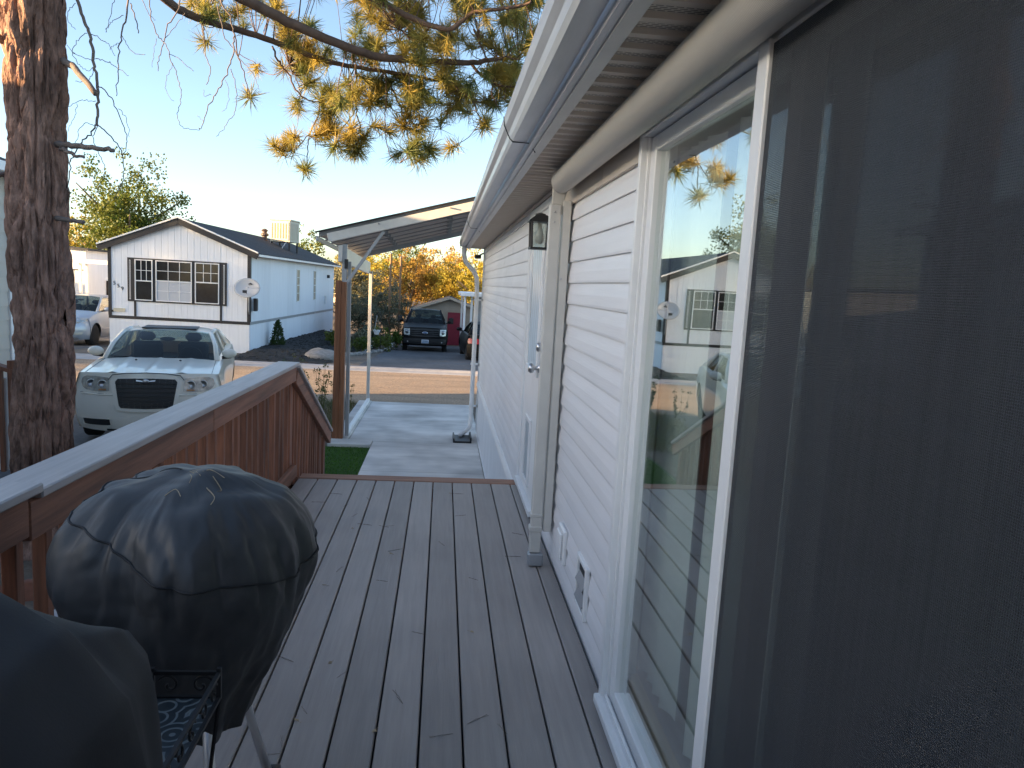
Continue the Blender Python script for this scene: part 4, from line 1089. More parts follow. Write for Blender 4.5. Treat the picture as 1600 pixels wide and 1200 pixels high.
# front window group
xb('window_surround', T, -1.64, 1.50, -.032, -.002, 1.375, 2.775)
def win(x0, x1, z0, z1, cols, split, lower_grid, mat_low, y=-.036):
    f = MB(); t = .030
    for d in ((x0, x1, z0, z0 + t), (x0, x1, z1 - t, z1), (x0, x0 + t, z0 + t, z1 - t), (x1 - t, x1, z0 + t, z1 - t), (x0 + t, x1 - t, split - .018, split + .018)):
        f.box(d[0], d[1], y - .03, y, d[2], d[3])
    fo = f.build('window', M['white'], hx)
    o = onebox('pane', M['farglass'], fo, x0 + t, x1 - t, y - .006, y - .002, split + .018, z1 - t)
    o = onebox('pane', mat_low, fo, x0 + t, x1 - t, y - .006, y - .002, z0 + t, split - .018)
    g = MB(); w = (x1 - x0 - 2 * t) / cols
    def gridbars(za, zb_):
        for q in range(1, cols): g.box(x0 + t + q * w - .008, x0 + t + q * w + .008, y - .016, y - .007, za, zb_)
        g.box(x0 + t, x1 - t, y - .0155, y - .0075, (za + zb_) / 2 - .008, (za + zb_) / 2 + .008)
    gridbars(split + .018, z1 - t)
    if lower_grid: gridbars(z0 + t, split - .018)
    g.build('muntins', M['white'], fo)
win(-1.40, -.84, 1.42, 2.73, 3, 2.05, False, M['farglass'])
win(-.74, .40, 1.42, 2.73, 3, 2.08, True, M['blind'])
win(.50, 1.27, 1.42, 2.73, 3, 2.10, False, M['farglass'])
for xx in (-1.56, 1.42): xb('shutter_strip', M['white'], xx - .02, xx + .02, -.038, -.033, 1.44, 2.70); xb('shutter_slot', T, xx - .009, xx + .009, -.040, -.0385, 1.46, 2.68)
for yy in (6.3, 9.5):
    f = MB()
    xw = HW + .014
    for d in ((yy, yy + .5, 1.42, 1.45), (yy, yy + .5, 2.72, 2.75), (yy, yy + .03, 1.45, 2.72), (yy + .47, yy + .5, 1.45, 2.72), (yy + .03, yy + .47, 2.08, 2.11)):
        f.box(xw, xw + .025, *d)
    fo = f.build('window', M['white'], hx)
    onebox('pane', mat('curtained_pane', (.40, .33, .22), .25, ns=6, na=.4), fo, xw, xw + .006, yy + .03, yy + .47, 1.45, 2.72)
    g = MB(); g.box(xw + .007, xw + .014, yy + .24, yy + .26, 1.45, 2.72)
    for zz in (1.76, 2.4): g.box(xw + .0075, xw + .0145, yy + .03, yy + .47, zz, zz + .018)
    g.build('muntins', M['white'], fo)
# side details, numbers, utility box
xb('meter_box', M['white'], HW + .013, HW + .10, 12.0, 12.25, 1.2, 1.6); xb('porch_light', T, HW + .013, HW + .13, 12.6, 12.75, 2.45, 2.6)
cbx = MB(); cbx.tube([(HW + .03, 9.9, 3.0), (HW + .03, 9.9, .6), (HW + .05, 9.6, .3)], .008, 5); cbx.build('cable', M['white'], hx)
ub2 = xb('mail_plaque', mat('plaque', (.60, .55, .42), .5), -HW + .14, -HW + .50, -.03, -.001, 1.02, 1.13); xb('plaque_box', T, -HW + .09, -HW + .135, -.035, -.001, 1.0, 1.07)
def text_mesh(s, size, depth):
    c = bpy.data.curves.new('number_text', 'FONT'); c.body = s; c.size = size; c.extrude = depth; c.resolution_u = 3
    o = bpy.data.objects.new('number_text', c); COL.objects.link(o)
    me = bpy.data.meshes.new_from_object(o.evaluated_get(bpy.context.evaluated_depsgraph_get()))
    bpy.data.objects.remove(o); me.materials.clear(); return me
for i, ch in enumerate('559'):
    me = text_mesh(ch, .17, .008); me.materials.append(M['numbers'])
    o = place('house_number', me, hx, loc=(-HW + .13 + i * .125, -.011, 1.88 - i * .085)); o.rotation_euler = (R(90), 0, 0)
# roof furniture
ck = thing('swamp_cooler', 'beige louvred evaporative cooler standing on the shingled roof', 'cooler', (-6.95, 33.2, 3.62), R(-14))
onebox('cabinet', M['beige'], ck, -.46, .46, -.45, .45, .26, 1.16, bevel=.02)
onebox('panel_frame', M['beige'], ck, -.40, .40, -.475, -.452, .32, 1.10, bevel=.01)
for q in range(6): onebox('louvre_shade', mat('louvre_shadow', (.20, .15, .09), .7), ck, -.36 + q * .125, -.36 + q * .125 + .055, -.479, -.474, .40, 1.04)  # dark strips coloured as the shade between louvres
for q in range(6): onebox('side_louvre', M['beige'], ck, .46, .475, -.36 + q * .125, -.30 + q * .125, .36, 1.06)
onebox('lid', M['beige'], ck, -.49, .49, -.48, .48, 1.161, 1.21, bevel=.01)
for sx in (-.4, .4):
    for sy in (-.38, .38): onebox('foot', M['trim559'], ck, sx - .03, sx + .03, sy - .03, sy + .03, -.25, .26)
cbx = MB(); cbx.tube([(-.46, -.3, .3), (-.6, -.35, .02), (-.3, -.5, -.06), (.1, -.5, -.04), (.3, -.46, .26)], .018, 6); cbx.build('water_line', M['white'], ck)
vs = thing('roof_vent', 'dark metal vent stack beside the roof cooler', 'vent', (-7.75, 33.0, 3.78))
b = MB(); b.lathe([(.16, -.2), (.15, .0), (.11, .12), (.10, .30), (.17, .34), (.17, .40), (.10, .44), (.10, .50), (.15, .55), (.06, .62), (0, .63)], (0, 0, 0), 14); b.build('stack', mat('vent_brown', (.10, .07, .06), .6), vs)
# satellite dish
sdh = thing('satellite_dish', 'grey oval satellite dish on a mast at the house corner', 'satellite dish', (-6.33, 24.80, 1.15))
b = MB(); b.smooth = True; b.tube([(.02, .10, 0), (.02, .02, .12), (.02, .0, .55), (.0, .02, .80)], .022, 8); b.build('mast', M['galv'], sdh)
b = MB(); b.smooth = True
def dsh(u, v):
    a = u * 2 * PI; r = v
    return (.42 * r * math.cos(a), -.05 - .09 * (1 - r * r) * -1 - .09 + .12 * r * math.sin(a), .86 + .31 * r * math.sin(a))
b.grid(dsh, 32, 6); do = b.build('reflector', M['dish'], sdh, fix=False)
sol = do.modifiers.new('thick', 'SOLIDIFY'); sol.thickness = .012
b = MB(); b.tube([(.0, -.02, .62), (.01, -.42, .74)], .014, 6); b.build('feed_arm', M['galv'], sdh)
b = MB(); b.box(-.05, .07, -.50, -.40, .70, .79); b.build('receiver', M['trim559'], sdh, bevel=.01)
b = MB(); b.poly([(.0, -.062, .98), (.09, -.062, 1.03), (.17, -.058, .985), (.10, -.068, .955), (.08, -.065, .99)]); b.poly([(.02, -.066, .955), (.06, -.066, .985), (.09, -.069, .945)]); mo = b.build('mark', T, do, fix=False); mo.location = (0, -.012, 0)
bx_ = thing('wall_box', 'dark utility box on the side wall under the dish', 'utility box', (-6.22, 25.1, 1.25)); onebox('casing', T, bx_, -.0, .10, -.08, .14, 0, .42, bevel=.01); onebox('cover', M['trim559'], bx_, .10, .112, -.06, .12, .04, .38)

# mulch bank with bush and boulder
b = MB()
def mul(u, v):
    y = 21.15 + v * 15.5
    xr = -3.0 - 1.1 * math.sin(min(1, v * 1.4) * PI) * .6 - (.0 if v > .06 else (.06 - v) * 12)
    xl = -9 if v < .0 else -6.25
    x = xl + u * (xr - xl)
    t = u
    z = (-.03 * (1 - t) + (gz(0, y) + .03) * t) + .09 * math.sin(t * PI) * 1.2
    if v < .12: z = z * (v / .12) + .02 * (1 - v / .12)
    return (x, y, z + .018 * noise.noise((x * 5, y * 5, 1)) + .03 * noise.noise((x * 1.3, y * 1.3, 7)))
b.smooth = False; b.grid(mul, 50, 120)
tag(b.build('mulch_bed', M['mulch'], fix=False), kind='structure')
b = MB()
for k in range(900):
    u, v = random.random(), random.random(); p = mul(u, v)
    a = random.uniform(0, PI); l = random.uniform(.02, .05); dx, dy = math.cos(a) * l, math.sin(a) * l
    b.hexa([(p[0] - dx - dy * .3, p[1] - dy + dx * .3, p[2]), (p[0] - dx + dy * .3, p[1] - dy - dx * .3, p[2]), (p[0] + dx + dy * .3, p[1] + dy - dx * .3, p[2] + .012), (p[0] + dx - dy * .3, p[1] + dy + dx * .3, p[2] + .012)] +
           [(p[0] - dx - dy * .3, p[1] - dy + dx * .3, p[2] + .02), (p[0] - dx + dy * .3, p[1] - dy - dx * .3, p[2] + .02), (p[0] + dx + dy * .3, p[1] + dy - dx * .3, p[2] + .03), (p[0] + dx - dy * .3, p[1] + dy + dx * .3, p[2] + .03)])
tag(b.build('bark_mulch', mat('mulch_chips', (.03, .028, .027), .9, ns=40, na=.6), fix=False), 'black bark mulch chips spread beside the white home', 'mulch', kind='stuff')

def leaves(b, c, r, n, s, rnd, flat=1.0):
    for k in range(n):
        d = Vector((rnd.gauss(0, 1), rnd.gauss(0, 1), rnd.gauss(0, 1) * flat))
        if d.length < .01: continue
        d = d.normalized() * r * rnd.random() ** .45; d.z *= flat
        p = c + d
        t = Vector((rnd.gauss(0, 1), rnd.gauss(0, 1), rnd.gauss(0, .7))).normalized(); w = t.orthogonal().normalized()
        w = (w * math.cos(k) + t.cross(w) * math.sin(k)) * s * .45; t = t * s * rnd.uniform(.6, 1.1)
        b.poly([p - t * .5, p + w * .8, p + t * .6, p - w * .8])
BM = {}
BM['arb'] = leafmat('arborvitae', (.028, .055, .012), (.05, .085, .02), 5, .15)
bu = thing('arborvitae_bush', 'small green conical evergreen bush on the black mulch', 'bush', (-5.84, 27.0, -.06))
b = MB(); rnd = random.Random(5)
for k in range(170):
    h = rnd.random() ** 1.2; rr = .32 * (1 - h) ** .75 * (.9 if h > .12 else .8) + .02
    a = rnd.uniform(0, 6.28); q = rr * rnd.uniform(.55, 1)
    leaves(b, Vector((q * math.cos(a), q * math.sin(a), .06 + h * .82)), .07, 16, .055, rnd, 1.5)
b.build('foliage', BM['arb'], bu, fix=False)
b = MB(); b.tube([(0, 0, -.1), (0, 0, .5)], [.03, .015], 6); b.build('stem', M['trunkgrey'], bu)
def boulder(loc, s, seed, lab, grp=None):
    b = MB(); b.smooth = True
    b.grid(lambda u, v: tuple(Vector((math.cos(u * 2 * PI) * math.sin(v * PI), math.sin(u * 2 * PI) * math.sin(v * PI), math.cos(v * PI))) * (1 + .35 * noise.noise((math.cos(u * 2 * PI) * 1.4 + seed, math.sin(u * 2 * PI) * 1.4, v * 3)))), 16, 9)
    o = b.build('boulder', M['stone'], fix=False, loc=loc); o.scale = s
    return tag(o, lab, 'rock', grp)
boulder((-3.62, 23.2, .04), (.66, .58, .24), 3, 'large flat grey boulder at the edge of the mulch bed')

# ------------------------------------------------------------------ trees and shrubs
def crown_mesh(name, seed, nc, nl, rx, rz_, ls, m, hollow=.55, cl=.55):
    rnd = random.Random(seed); b = MB()
    for k in range(nc):
        d = Vector((rnd.gauss(0, 1), rnd.gauss(0, 1), rnd.gauss(0, 1))).normalized()
        rr = rnd.uniform(hollow, 1) * (1 + .28 * noise.noise(d * 1.7 + Vector((seed, 0, 0))))
        c = Vector((d.x * rx * rr, d.y * rx * rr, d.z * rz_ * rr))
        leaves(b, c, cl * rnd.uniform(.6, 1.2), nl, ls, rnd, .8)
    return b.mesh(name, m)
def tree(name, label, X, Y, zb, h, w, mesh, m, trunk_h=.35, group=None, seed=0, rx=1, rz_=1):
    t = thing(name, label, 'tree', (X, Y, zb), random.uniform(0, 6), group)
    rnd = random.Random(seed + int(X * 7)); b = MB(); b.smooth = True
    ht = h * trunk_h
    b.tube([(0, 0, -.3), (.05, 0, ht * .5), (0, .04, ht), (.02, 0, h * .72)], [h * .028, h * .022, h * .018, h * .006], 7)
    for k in range(7):
        a = rnd.uniform(0, 6.28); z0 = rnd.uniform(ht * .7, h * .6); l = w * .42
        p0 = Vector((0, 0, z0)); p1 = Vector((math.cos(a) * l, math.sin(a) * l, z0 + h * rnd.uniform(.12, .3)))
        b.tube([p0, (p0 + p1) / 2 + Vector((0, 0, -.02 * h)), p1], [h * .012, h * .008, h * .003], 5)
    b.build('trunk', M['trunkgrey'], t)
    o = place('crown', mesh, t, loc=(0, 0, h * .5 + ht * .42))
    hz_ = (h - ht) / 2 * 1.12
    o.scale = (w / 2 / rx, w / 2 / rx, hz_ / rz_)
    o.location.z = h - hz_ * .98
    if m:
        o.material_slots[0].link = 'OBJECT'; o.material_slots[0].material = m
    return t
cmA = crown_mesh('crown', 1, 85, 62, 2.2, 2.2, .17, None, .35, .62)
cmB = crown_mesh('crown', 2, 100, 60, 2.2, 2.2, .15, None, .25, .55)
cmC = crown_mesh('crown', 3, 120, 52, 2.2, 2.2, .15, None, .45, .42)
elm_m = crown_mesh('crown', 8, 280, 56, 2.6, 2.6, .125, None, .25, .56)
for me in (cmA, cmB, cmC, elm_m): 
    me.materials.clear(); me.materials.append(M['weed'])
K = dict(yel=leafmat('yellow_leaves', (.40, .34, .045), (.46, .36, .055), .9), gold=leafmat('golden_leaves', (.44, .30, .04), (.38, .32, .05), .8),
         ora=leafmat('orange_leaves', (.42, .23, .045), (.38, .28, .05), .9), rus=leafmat('russet_leaves', (.36, .20, .06), (.36, .25, .05), .9),
         grn=leafmat('green_leaves', (.10, .14, .025), (.19, .19, .04), .9), oli=leafmat('olive_grey_leaves', (.13, .14, .09), (.19, .18, .11), 1.1), elm=leafmat('elm_leaves', (.075, .12, .02), (.16, .17, .03), .9))
tree('elm_tree', 'leafy green elm rising behind the white panelled home', -17.0, 42, -1.0, 9.3, 6.0, elm_m, K['elm'], .3, rx=2.6, rz_=2.6)
BG = 'autumn trees beyond the shed'
TL = [(-9.9, 53, 6.9, 4.6, cmC, 'grn', 'yellow green tree peeking over the dark shingled roof'),
      (-6.4, 50, 5.6, 3.6, cmB, 'oli', 'thin dull yellow tree just right of the panelled home'),
      (-5.6, 62, 6.2, 5.0, cmA, 'yel', 'yellow tree behind the two bare utility poles'),
      (-3.4, 66, 7.4, 5.4, cmB, 'grn', 'tall yellow green tree topping the autumn grove under the carport roof'),
      (-2.5, 57, 6.4, 4.6, cmC, 'rus', 'russet orange tree right of the utility poles'),
      (-.6, 62, 6.6, 4.6, cmA, 'ora', 'orange tree above the peak of the tan shed'),
      (.6, 56, 6.0, 4.4, cmB, 'gold', 'golden tree behind the right half of the shed roof'),
      (2.6, 54, 6.3, 4.2, cmC, 'yel', 'bright yellow tree behind the white downspout'),
      (4.4, 60, 6.4, 5.0, cmA, 'gold', 'golden tree at the right edge of the grove by the house corner'),
      (1.4, 70, 7.2, 4.4, cmC, 'rus', 'reddish tree standing farther back between the golden trees'),
      (-4.4, 49, 4.4, 3.4, cmA, 'oli', 'grey green bushy tree behind the garden shrubs'),
      (-8.6, 72, 7.0, 5.5, cmB, 'gold', 'golden tree far back beside the panelled home')]
for X, Y, h, w, me, m, lab in TL: tree('autumn_tree', lab, X, Y, gz(0, Y) - .1, h, w, me, K[m], .3, BG, rx=2.2, rz_=2.2)
tree('russian_olive', 'bushy silver grey olive shrub beside the parked black pickup', -2.75, 39, -.85, 3.0, 2.7, cmC, K['oli'], .22, rx=2.2, rz_=2.2)
tree('garden_shrub', 'broad grey green shrub leaning over the garden bed', -4.0, 36, -.7, 2.6, 2.2, cmB, K['oli'], .2, rx=2.2, rz_=2.2)
tree('autumn_tree', 'small orange lit tree beyond the grey house behind the pine', -29.5, 62, -1.2, 7.4, 6.0, cmA, K['gold'], .3, BG, rx=2.2, rz_=2.2)
tree('autumn_tree', 'orange tree glimpsed left of the leafy elm', -25.5, 66, -1.2, 6.6, 5.0, cmB, K['ora'], .3, BG, rx=2.2, rz_=2.2)
# a hedge-like far wood on the slope
b = MB(); rnd = random.Random(44)
for k in range(420):
    x = rnd.uniform(-70, 40); y = rnd.uniform(95, 150); hh = rnd.uniform(1.5, 4.5)
    leaves(b, Vector((x, y, gz(x, y) + hh * .6)), 2.2, 26, .75, rnd, .8)
far = b.build('far_wood', K['gold'], fix=False); tag(far, 'distant strip of autumn woodland on the rising slope', 'woodland', kind='stuff')
# unseen trees added left of the frame to block the low sun
for (X, Y, h, w, m) in ((-26, -9, 6.6, 6.5, 'elm'), (-27, -3.5, 6.4, 6.5, 'grn'), (-29, 5.6, 7.4, 4.4, 'elm'), (-50, 12.8, 11.5, 6.5, 'elm'), (-44, 14.4, 10.5, 5.5, 'elm'), (-52, 8.3, 11.0, 6, 'grn'), (-56, 14.0, 11.5, 6.5, 'elm')):
    tree('unseen_shade_tree', {-26: 'round green tree added out of view as shade, farthest from the street', -27: 'round green tree added out of view as shade, behind its neighbour tree', -29: 'tall slim green tree added out of view as shade, close to the street', -50: 'tall dense tree added out of view as shade by the street edge', -44: 'tall dense tree added out of view as shade by the kerb, the nearest of the tall ones', -52: 'tall dense tree added out of view as shade, back from the street', -56: 'tall dense tree added out of view as shade at the street, the farthest of them'}[X], X, Y, 0, h, w, elm_m, K[m], .12, 'unseen trees added to shade the scene', rx=2.6, rz_=2.6)

# garden shrubs, stones, hanging basket
gsh = [crown_mesh('foliage', 20 + i, 20, 30, .34, .30, .07, None, .2, .16) for i in range(3)]
for me in gsh: me.materials.clear(); me.materials.append(M['weed'])
for i, (x, y, s, m, lab) in enumerate([(-3.6, 27.2, 1.0, 'grn', 'low green plant at the front of the garden bed'), (-3.1, 29.0, 1.1, 'elm', 'dark green clump in the middle of the garden bed'), (-2.55, 31.0, 1.3, 'elm', 'rounded dark shrub at the end of the stone edging'), (-3.4, 31.2, 1.5, 'oli', 'grey green shrub under the hanging basket'),
                                       (-4.1, 30.2, 1.6, 'grn', 'tall leafy clump against the mulch bank'), (-2.1, 33.2, 1.7, 'elm', 'dark bush beside the pickup bonnet'), (-3.2, 33.5, 1.9, 'oli', 'pale bush at the back of the garden bed')]):
    t = thing('garden_plant', lab, 'plant', (x, y, gz(x, y)), i * 1.3, 'garden plants beside the asphalt drive')
    o = place('foliage', gsh[i % 3], t, loc=(0, 0, .30 * s)); o.scale = (s, s, s * 1.1); o.material_slots[0].link = 'OBJECT'; o.material_slots[0].material = K[m]
    b = MB(); b.tube([(0, 0, -.05), (.02, 0, .3 * s)], .02, 5); b.build('stem', M['trunkgrey'], t)
ge = thing('garden_edging', 'curved row of stones edging the garden bed by the asphalt drive', 'edging', (-2.9, 28, gz(0, 28)))
es = MB(); es.smooth = True; es.grid(lambda u, v: (.11 * math.cos(u * 2 * PI) * math.sin(v * PI) * (1 + .2 * math.sin(u * 13)), .10 * math.sin(u * 2 * PI) * math.sin(v * PI), .08 * math.cos(v * PI)), 10, 6); esm = es.mesh('edging_stone', M['stone'])
for k in range(34):
    u = k / 33; x = -3.75 + 1.55 * (u ** .8); y = 25.3 + 9 * u ** 1.9 + .3 * math.sin(u * 7)
    o = place('edging_stone', esm, ge, loc=(x + 2.9, y - 28, gz(x, y) + .04 - gz(0, 28))); o.rotation_euler = (0, 0, random.uniform(0, 3)); o.scale = [random.uniform(.7, 1.2)] * 3
hk = thing('hanging_basket', 'white hanging flower basket on a hook in the garden bed', 'basket', (-2.62, 30, gz(0, 30)))
b = MB(); b.tube([(.16, 0, -.1), (.16, 0, 1.5), (.12, 0, 1.62), (.03, 0, 1.62), (0, 0, 1.5)], .012, 6); b.build('hook', M['black'], hk)
b = MB(); b.lathe([(.08, .72), (.14, .86), (.15, .90), (.13, .90), (.0, .85)], (0, 0, 0), 14); b.build('pot', M['white'], hk)
b = MB()
for a in (0, 2.1, 4.2): b.tube([(.14 * math.cos(a), .14 * math.sin(a), .9), (0, 0, 1.5)], .005, 4)
b.build('chain', M['steel'], hk)
b = MB(); leaves(b, Vector((0, 0, .98)), .14, 90, .05, random.Random(3)); b.build('foliage', K['grn'], hk, fix=False)
for i, (x, y, lab) in enumerate(((-2.95, 29.6, 'white flower clump left of the hanging basket'), (-2.25, 33.0, 'white flowers beside the pickup'))):
    t = thing('flower_clump', lab, 'flowers', (x, y, gz(x, y))); b = MB(); leaves(b, Vector((0, 0, .22)), .22, 60, .07, random.Random(i)); b.build('blossom', M['white'], t, fix=False)
    b = MB(); leaves(b, Vector((0, 0, .14)), .2, 60, .07, random.Random(i + 9)); b.build('foliage', K['grn'], t, fix=False)

# weeds beside the carport
def weed_plant(i):
    rnd = random.Random(i); s = MB(); f = MB()
    for k in range(9):
        a = rnd.uniform(0, 6.28); l = rnd.uniform(.45, 1.0); d = Vector((math.cos(a) * .22, math.sin(a) * .22, 1)).normalized()
        p = [Vector((rnd.gauss(0, .05), rnd.gauss(0, .05), 0))]
        for q in range(4): p.append(p[-1] + d * l / 4 + Vector((rnd.gauss(0, .015), rnd.gauss(0, .015), 0)))
        s.tube(p, [.005, .004, .0035, .003, .002], 4)
        for q in range(1, 5): leaves(f, p[q], .055, 7 if q < 4 else 12, .045, rnd)
    return s.mesh('stem', M['drygrass']), f.mesh('leaves', M['weed'])
wpm = [weed_plant(i) for i in range(3)]
for i, (x, y, s, lab) in enumerate([(-2.05, 12.4, .75, 'bushy weed just left of the cedar post'), (-2.5, 13.2, .95, 'tall weed leaning above the stair rail'), (-2.8, 14.3, 1.0, 'tall dry weed at the street edge above the stair rail'), (-1.85, 13.5, .7, 'low weed between the cedar post and the back carport post'), (-2.25, 14.4, .9, 'dry seedy weed by the street behind the cedar post'), (-3.1, 13.0, .85, 'weed hidden partly behind the railing end'), (-1.75, 14.5, .5, 'short weed at the foot of the back carport post')]):
    t = thing('weed', lab, 'weed', (x, y, 0), i * 1.1, 'weeds beside the carport'); t.scale = (s, s, s)
    place('stem', wpm[i % 3][0], t); place('leaves', wpm[i % 3][1], t)
g = blades(-3.4, -1.64, 11.3, 14.95, 5200, .16, .004).build('rough_grass', M['drygrass'], fix=False); tag(g, 'rough dry grass on the verge beside the carport', 'grass', kind='stuff')

# utility poles
for x, y, zt, lab in ((-2.72, 38, 3.85, 'slim bare wooden pole left of the taller shrubs, the left of two'), (-2.24, 38.4, 3.7, 'slim bare wooden pole nearest the pickup, the right of two')):
    t = thing('utility_pole', lab, 'pole', (x, y, -.85), 0, 'wooden poles beyond the garden'); b = MB(); b.tube([(0, 0, -.1), (0, 0, zt + .85)], [.065, .05], 8); b.build('shaft', M['polewood'], t)
    b = MB(); b.lathe([(.055, zt + .84), (.06, zt + .86), (.0, zt + .9)], (0, 0, 0), 8); b.build('cap', M['galv'], t)

# ------------------------------------------------------------------ shed
sh = thing('garden_shed', 'tan shed with a low gable roof and a dark red door', 'shed', (.0, 42, -1.05))
b = MB(); b.prism([(-1.55, 0), (2.3, 0), (2.3, 2.02), (.36, 2.66), (-1.55, 2.02)], 'Y', 0, 4.5); b.build('wall', M['tan'], sh)
for s, xe in ((-1, -1.85), (1, 2.6)):
    b = MB(); b.hexa([(xe, -.3, 1.98), (.36, -.3, 2.74), (.36, 4.7, 2.74), (xe, 4.7, 1.98), (xe, -.3, 2.06), (.36, -.3, 2.82), (.36, 4.7, 2.82), (xe, 4.7, 2.06)]); b.build('roof', M['shingle'], sh)
    b = MB(); b.bar((xe, -.32, 1.99), (.36, -.32, 2.76), .04, .13); b.build('rake_board', mat('shed_trim', (.50, .41, .31), .6), sh)
d_ = onebox('door', M['reddoor'], sh, .28, 1.16, -.04, -.001, .1, 1.95); onebox('handle', M['steel'], d_, 1.08, 1.12, -.08, -.041, .95, 1.05)
w_ = onebox('window', M['white'], sh, -.45, .02, -.035, -.001, 1.1, 1.75); onebox('pane', M['farglass'], w_, -.40, -.03, -.04, -.036, 1.15, 1.7)
onebox('gable_board', M['tan'], sh, -1.5, 2.25, -.02, -.0005, 1.96, 2.01)
b = MB()
for k in range(9): b.box(-1.45 + k * .42, -1.435 + k * .42, -.008, -.0002, .05, 1.955)
b.build('battens', M['tan'], sh)

# neighbour's carport on the right and other homes
nc = thing('patio_cover', 'white posted patio cover seen just left of the house corner', 'patio cover', (1.1, 33, -.55))
for x, y in ((-.15, 0), (.17, .3), (2.2, 0), (-.15, 5), (2.2, 5)): onebox('post', M['white'], nc, x - .05, x + .05, y - .05, y + .05, 0, 2.55)
onebox('roof', M['white'], nc, -.35, 2.8, -.3, 5.6, 2.552, 2.70); onebox('rail', M['white'], nc, -.1, 2.15, .0, .05, .85, .92)
onebox('house_wall', M['galv'], nc, .5, 4.2, 1.2, 5.4, -.1, 2.5)
def simple_home(label, loc, rz, w, l, eave, peak, wallm, roofm, trimm, base=-.6, group=None, name='neighbour_home'):
    t = thing(name, label, 'house', loc, rz, group)
    b = MB(); b.prism([(-w / 2, base), (w / 2, base), (w / 2, eave), (0, peak - .06), (-w / 2, eave)], 'Y', 0, l); b.build('wall', wallm, t)
    for s in (-1, 1):
        b = MB(); b.hexa([(s * (w / 2 + .25), -.2, eave - .08), (0, -.2, peak), (0, l + .2, peak), (s * (w / 2 + .25), l + .2, eave - .08), (s * (w / 2 + .25), -.2, eave), (0, -.2, peak + .08), (0, l + .2, peak + .08), (s * (w / 2 + .25), l + .2, eave)]); b.build('roof', roofm, t)
    b = MB()
    for x in (-w / 2, w / 2):
        for y in (-.012, l + .0): b.box(x - .05, x + .05, y, y + .012, base, eave - .1)
    b.build('corner_trim', trimm, t)
    for x in (-w / 4, w / 4):
        f = onebox('window', M['white'], t, x - .45, x + .45, -.03, -.0125, 1.35, 2.45); onebox('pane', M['farglass'], f, x - .40, x + .40, -.036, -.031, 1.4, 2.4)
    for k in range(3):
        y = l * (.2 + .3 * k); f = onebox('window', M['white'], t, w / 2 + .001, w / 2 + .03, y, y + .9, 1.35, 2.4); onebox('pane', M['farglass'], f, w / 2 + .031, w / 2 + .036, y + .05, y + .85, 1.4, 2.35)
    return t
simple_home('pale grey home behind the silver car with a flat dark roof edge', (-21.6, 35, -.6), R(-2), 11.3, 9, 3.75, 3.95, M['wall559'], M['trim559'], M['white'])
hr = thing('stair_railing', 'dark grey stair railing in front of the pale home behind the silver car', 'railing', (-16.1, 33, -.55))
for k in range(14): onebox('baluster', M['galv'] if k % 5 else M['trim559'], hr, -1.9 + k * .2, -1.86 + k * .2, 0, .04, .95 if k > 7 else .25, (2.75 if k > 7 else 1.15 + k * .2))
for za, zb_, xa, xb2 in ((2.74, 2.80, -.45, .9), (1.0, 1.06, -.45, .9)): onebox('rail', M['trim559'], hr, xa, xb2, -.01, .05, za, zb_)
b = MB(); b.bar((-1.95, .02, 1.1), (-.45, .02, 2.77), .06, .07); b.build('sloped_rail', M['trim559'], hr)
onebox('platform', M['trim559'], hr, -.45, .9, -.1, 1.4, .85, .95); onebox('lattice', M['trim559'], hr, -.45, .9, -.08, -.02, 0, .84)
pc = thing('side_canopy', 'small white canopy on two white posts beside the panelled home', 'canopy', (-14.3, 31.5, -.5))
onebox('roof', M['white'], pc, -.65, 1.4, -.4, 3.5, 3.0, 3.16)
for x in (-.25, -.0): onebox('post', M['white'], pc, x - .045, x + .045, -.2, -.1, 0, 2.998)
simple_home('far home with a grey roof among the trees on the slope', (-7.4, 84, .2), R(20), 7, 9, 2.6, 4.0, M['tan'], M['shingle'], M['white'])
for x, lab in ((-33, 'white home two plots left across the street'), (-46, 'white home three plots left across the street')):
    simple_home(lab, (x, 25.5, 0), R(-2), 4.6, 15, 3.15, 4.0, M['wall559'], M['shingle'], M['white'])

# neighbour's home on our side, at the left edge
nh = thing('neighbour_home', 'beige sided home at the left edge beside the pine trunk', 'house', (-6.06, 11.1, 0))
b = MB(); b.prism([(-4.6, 0), (-.02, 0), (-.02, 3.72), (-2.3, 4.50), (-4.6, 3.72)], 'Y', -19, 0); b.build('wall', M['white'], nh)
vb = mat('beige_siding', (.52, .48, .42), .5, ns=2, na=.05)
pb2 = MB(); pb2.prism([(0, 0), (.014, .0), (.002, .2), (0, .2)], 'Y', -19, -.1)
pbm = pb2.mesh('siding_board', vb)
for k in range(14): place('siding_board', pbm, nh, loc=(-.02, 0, .85 + k * .2))
onebox('corner_board', M['white'], nh, -.1, .012, -.098, .014, .1, 3.70)
onebox('skirting', M['white'], nh, -.02, -.004, -19, -.1, .0, .845)
for s in (-1, 1):
    b = MB(); xe = -2.3 + s * 2.62; b.hexa([(xe, -19.2, 3.66), (-2.3, -19.2, 4.52), (-2.3, .25, 4.52), (xe, .25, 3.66), (xe, -19.2, 3.74), (-2.3, -19.2, 4.60), (-2.3, .25, 4.60), (xe, .25, 3.74)]); b.build('roof', M['shingle'], nh)  # ridge raised so its shade covers the house along the deck
onebox('gutter', M['white'], nh, .32, .42, -19.2, .25, 3.62, 3.74)
nr = thing('porch_railing', 'weathered brown porch railing left of the pine trunk', 'railing', (-4.75, 8.1, 0))
def nb_(name, *d): return onebox(name, M['redwood'], nr, *d)
nb_('post', .24, .33, 0, .09, 0, 1.45); nb_('post', -1.0, -.91, 0, .09, 0, 1.75)
